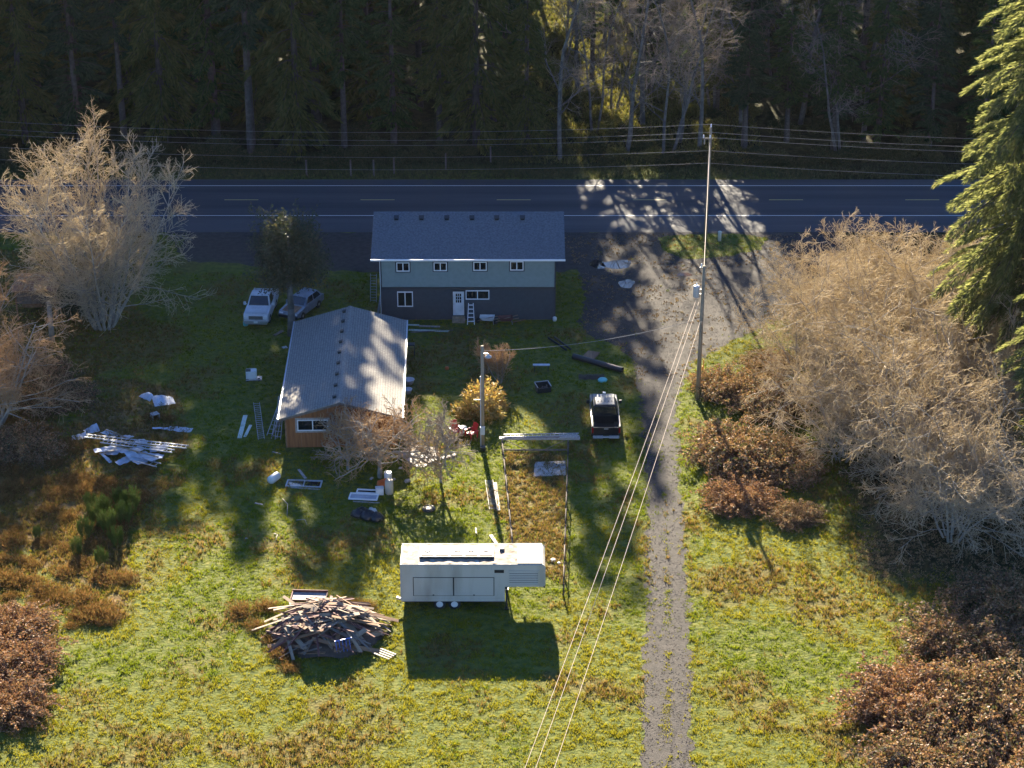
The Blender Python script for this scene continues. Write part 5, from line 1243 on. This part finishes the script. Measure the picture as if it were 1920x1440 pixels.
for (px, py, s, lab) in [(767,720,.4,'white tub beside the right wall of shed'),(764,737,.35,'grey tub beside the right wall of shed')]:
    mb = MB(); mb.lathe([(s*.7,0),(s,s*.9),(s*1.04,s*.95),(s*.9,s*.95)], 14); tag(mb.build('tub', M['tin'], None, True, loc=P3(px,py)), lab, 'tub')
q = P3(838,693); mb = MB(); mb.lathe([(.05,0),(.14,.03),(.16,.12),(.12,.22),(.03,.26)], 12); tag(mb.build('ball', M['orange'], None, True, loc=q), 'small orange ball on the shaded lawn', 'ball')
q = P3(461,611); mb = MB(); mb.lathe([(.12,0),(.2,.08),(.2,.35),(.12,.42)], 12); tag(mb.build('jug', M['teal'], None, True, loc=q), 'pale blue jug beside the white pickup bumper', 'jug')
board('grey plank lying before the evergreen trunk', P3(514,629,.05), P3(530,620,.1), .28, .04, 'wood_grey')
mb = MB(); mb.box((0,0,.03),(.35,.35,.05)); tag(mb.build('tile', M['tin'], None, loc=P3(534,652), rot=(0,0,.5)), 'small blue-white square on grass by the shed', 'tile')
# shack at the far left
q = P3(72,600); sh = thing('shack', 'weathered plywood lean-to shack under trees at left', 'shed', (q.x, q.y, 0), .05)
for i in range(5): mb = MB(); mb.box((-1.3+.65*i,.0,1.95),(.62,.05,1.1)); mb.build('wall_board', M['wood_grey'], sh)
for (x, y) in ((-1.55,0),(1.4,0),(-1.55,2.4),(1.4,2.4)): mb = MB(); mb.box((x,y,1.25),(.12,.12,2.5)); mb.build('post', M['wood_brown'], sh)
mb = MB(); mb.box((-.05,1.1,2.72),(3.5,3.0,.06),rot=(R(6),0,0)); mb.build('roof', M['wood_brown'], sh)
mb = MB(); mb.box((-.05,2.4,1.25),(2.8,.05,2.4)); mb.build('back_wall', M['wood_brown'], sh)
q = P3(98,640); mb = MB(); mb.cyl((0,0,-.1),(.05,0,3.3),.22,.17,10); o = mb.build('tree_stump', M['bark'], None, True, loc=q); tag(o, 'tall dead trunk standing before the plywood shack', 'tree trunk')
# fence posts along the forest edge
for k, (px, py) in enumerate([(658,330),(701,330),(739,326),(836,318),(920,306),(575,330)]):
    mb = MB(); mb.box((0,0,.75),(.14,.12,1.6)); p = G(px, py); tag(mb.build('fence_post', M['wood_grey'], None, loc=(p.x, p.y, gz(p.x,p.y))), 'grey fence post at the forest edge beyond the road', 'post', 'fence posts at the forest edge')

# ------------------------------------------------------------------ scrap lumber heap
HC = G(612,1188); rl = random.Random(5)
def heap_h(x, y): 
    r = math.sqrt((x/3.2)**2+(y/2.8)**2); return 1.65*max(0, 1-r*r)**.8 if r < 1 else 0
pm = {}
for k in range(10):
    m_ = ['wood_red','wood_grey','wood_brown','wood_red','wood_pale','wood_red','wood_grey','wood_brown','wood_red','wood_pale'][k]
    L = 1.0+.28*k; wdt = [.09,.14,.2,.12,.3,.16,.1,.24,.11,.18][k]
    mb = MB(); mb.box((0,0,0),(wdt,L,.035)); me_ = mb.mesh('board'); me_.materials.append(M[m_]); pm[k] = (me_, L)
for i in range(230):
    a = rl.uniform(0, 2*math.pi); rr = math.sqrt(rl.random()); x = 3.0*rr*math.cos(a); y = 2.6*rr*math.sin(a)
    lay = 1.0 if i > 90 else rl.uniform(.25, .95)
    k = rl.randrange(10); me_, L = pm[k]; th = rl.gauss(math.pi/2, .65)
    dx, dy = -math.sin(th), math.cos(th); e = L/2
    h0, h1 = heap_h(x-dx*e, y-dy*e), heap_h(x+dx*e, y+dy*e); hc = heap_h(x, y)
    zc = max((h0+h1)/2, hc*.93)*lay+.06+rl.uniform(0, .10)*lay
    tl = math.atan2((h1-h0)*lay, L)
    o = bpy.data.objects.new('board', me_); COL.objects.link(o)
    o.location = (HC.x+x, HC.y+y, zc+.02); o.rotation_euler = Euler((tl+rl.gauss(0,.08), rl.gauss(0,.30), th), 'XYZ')
    tag(o, 'weathered scrap board in the lumber heap left of trailer', 'board', 'boards of the scrap lumber heap')
core = MB(); core.grid(lambda u, v: ((u-.5)*6.6, (v-.5)*5.3, heap_h((u-.5)*6.6, (v-.5)*5.3)*.72-.05+.05*math.sin(u*40)*math.sin(v*33)), 24, 20)
tag(core.build('rubble_mound', mat('dark_rubble', (.05,.038,.03), .9, (.09,.06,.045), 4, bump=.8, bscale=5), None, True, loc=(HC.x, HC.y, 0)), 'dark rubble under the scrap lumber boards', 'rubble')
hp = thing('cabinet_panel', 'shallow framed panel box on top of the lumber heap', 'panel', G(580,1120,.02), -.05)
mb = MB(); mb.box((0,0,.04),(2.1,1.0,.05)); mb.build('back', M['wood_white'], hp)
for (c, d_) in [((0,.5,.12),(2.15,.06,.2)),((-1.05,0,.1),(.06,.96,.14)),((1.05,0,.1),(.06,.96,.14)),((0,-.5,.08),(2.15,.06,.1))]: mb = MB(); mb.box(c, d_); mb.build('side', M['wood_red'], hp)
t = thing('plastic_chair', 'blue overturned chair frame in front of the lumber heap', 'chair', G(645,1222,.35), .3)
M['blue'] = mat('blue_plastic', (.05,.12,.42), .4)
for k in range(5): mb = MB(); mb.bar((-.4+.2*k,0,0),(-.45+.2*k,.1,.7),.035,.035); mb.build('slat', M['blue'], t)
mb = MB(); mb.bar((-.5,.1,.72),(.5,.12,.78),.06,.05); mb.build('rail', M['blue'], t)
for (px, py, s, rz, m, lab) in [(722,1228,.9,.6,'wood_white','small slatted pallet piece right of the lumber heap')]:
    t = thing('pallet_piece', lab, 'pallet', G(px, py), -.6)
    for k in range(4): mb = MB(); mb.box((0,-.3+.2*k,.08),(1.1,.09,.03)); mb.build('slat', M['wood_white'], t)
    for x in (-.45,.45): mb = MB(); mb.box((x,0,.035),(.08,.75,.06)); mb.build('bearer', M['wood_grey'], t)

# ------------------------------------------------------------------ haze: thin winter air lit by the low sun
hz = MB(); hz.box((0, 225, 34.5), (970, 960, 71)); hzo = hz.build('haze', None)
hm = bpy.data.materials.new('thin_haze'); hm.use_nodes = True; ht = hm.node_tree; ht.nodes.clear()
ho = ht.nodes.new('ShaderNodeOutputMaterial'); hv = ht.nodes.new('ShaderNodeVolumePrincipled')
hv.inputs['Color'].default_value = (.82,.86,.90,1); hv.inputs['Density'].default_value = .000016; hv.inputs['Anisotropy'].default_value = .3
ht.links.new(hv.outputs[0], ho.inputs['Volume']); hzo.data.materials.append(hm); tag(hzo, 'thin bluish winter haze in the air', 'haze', kind='stuff')
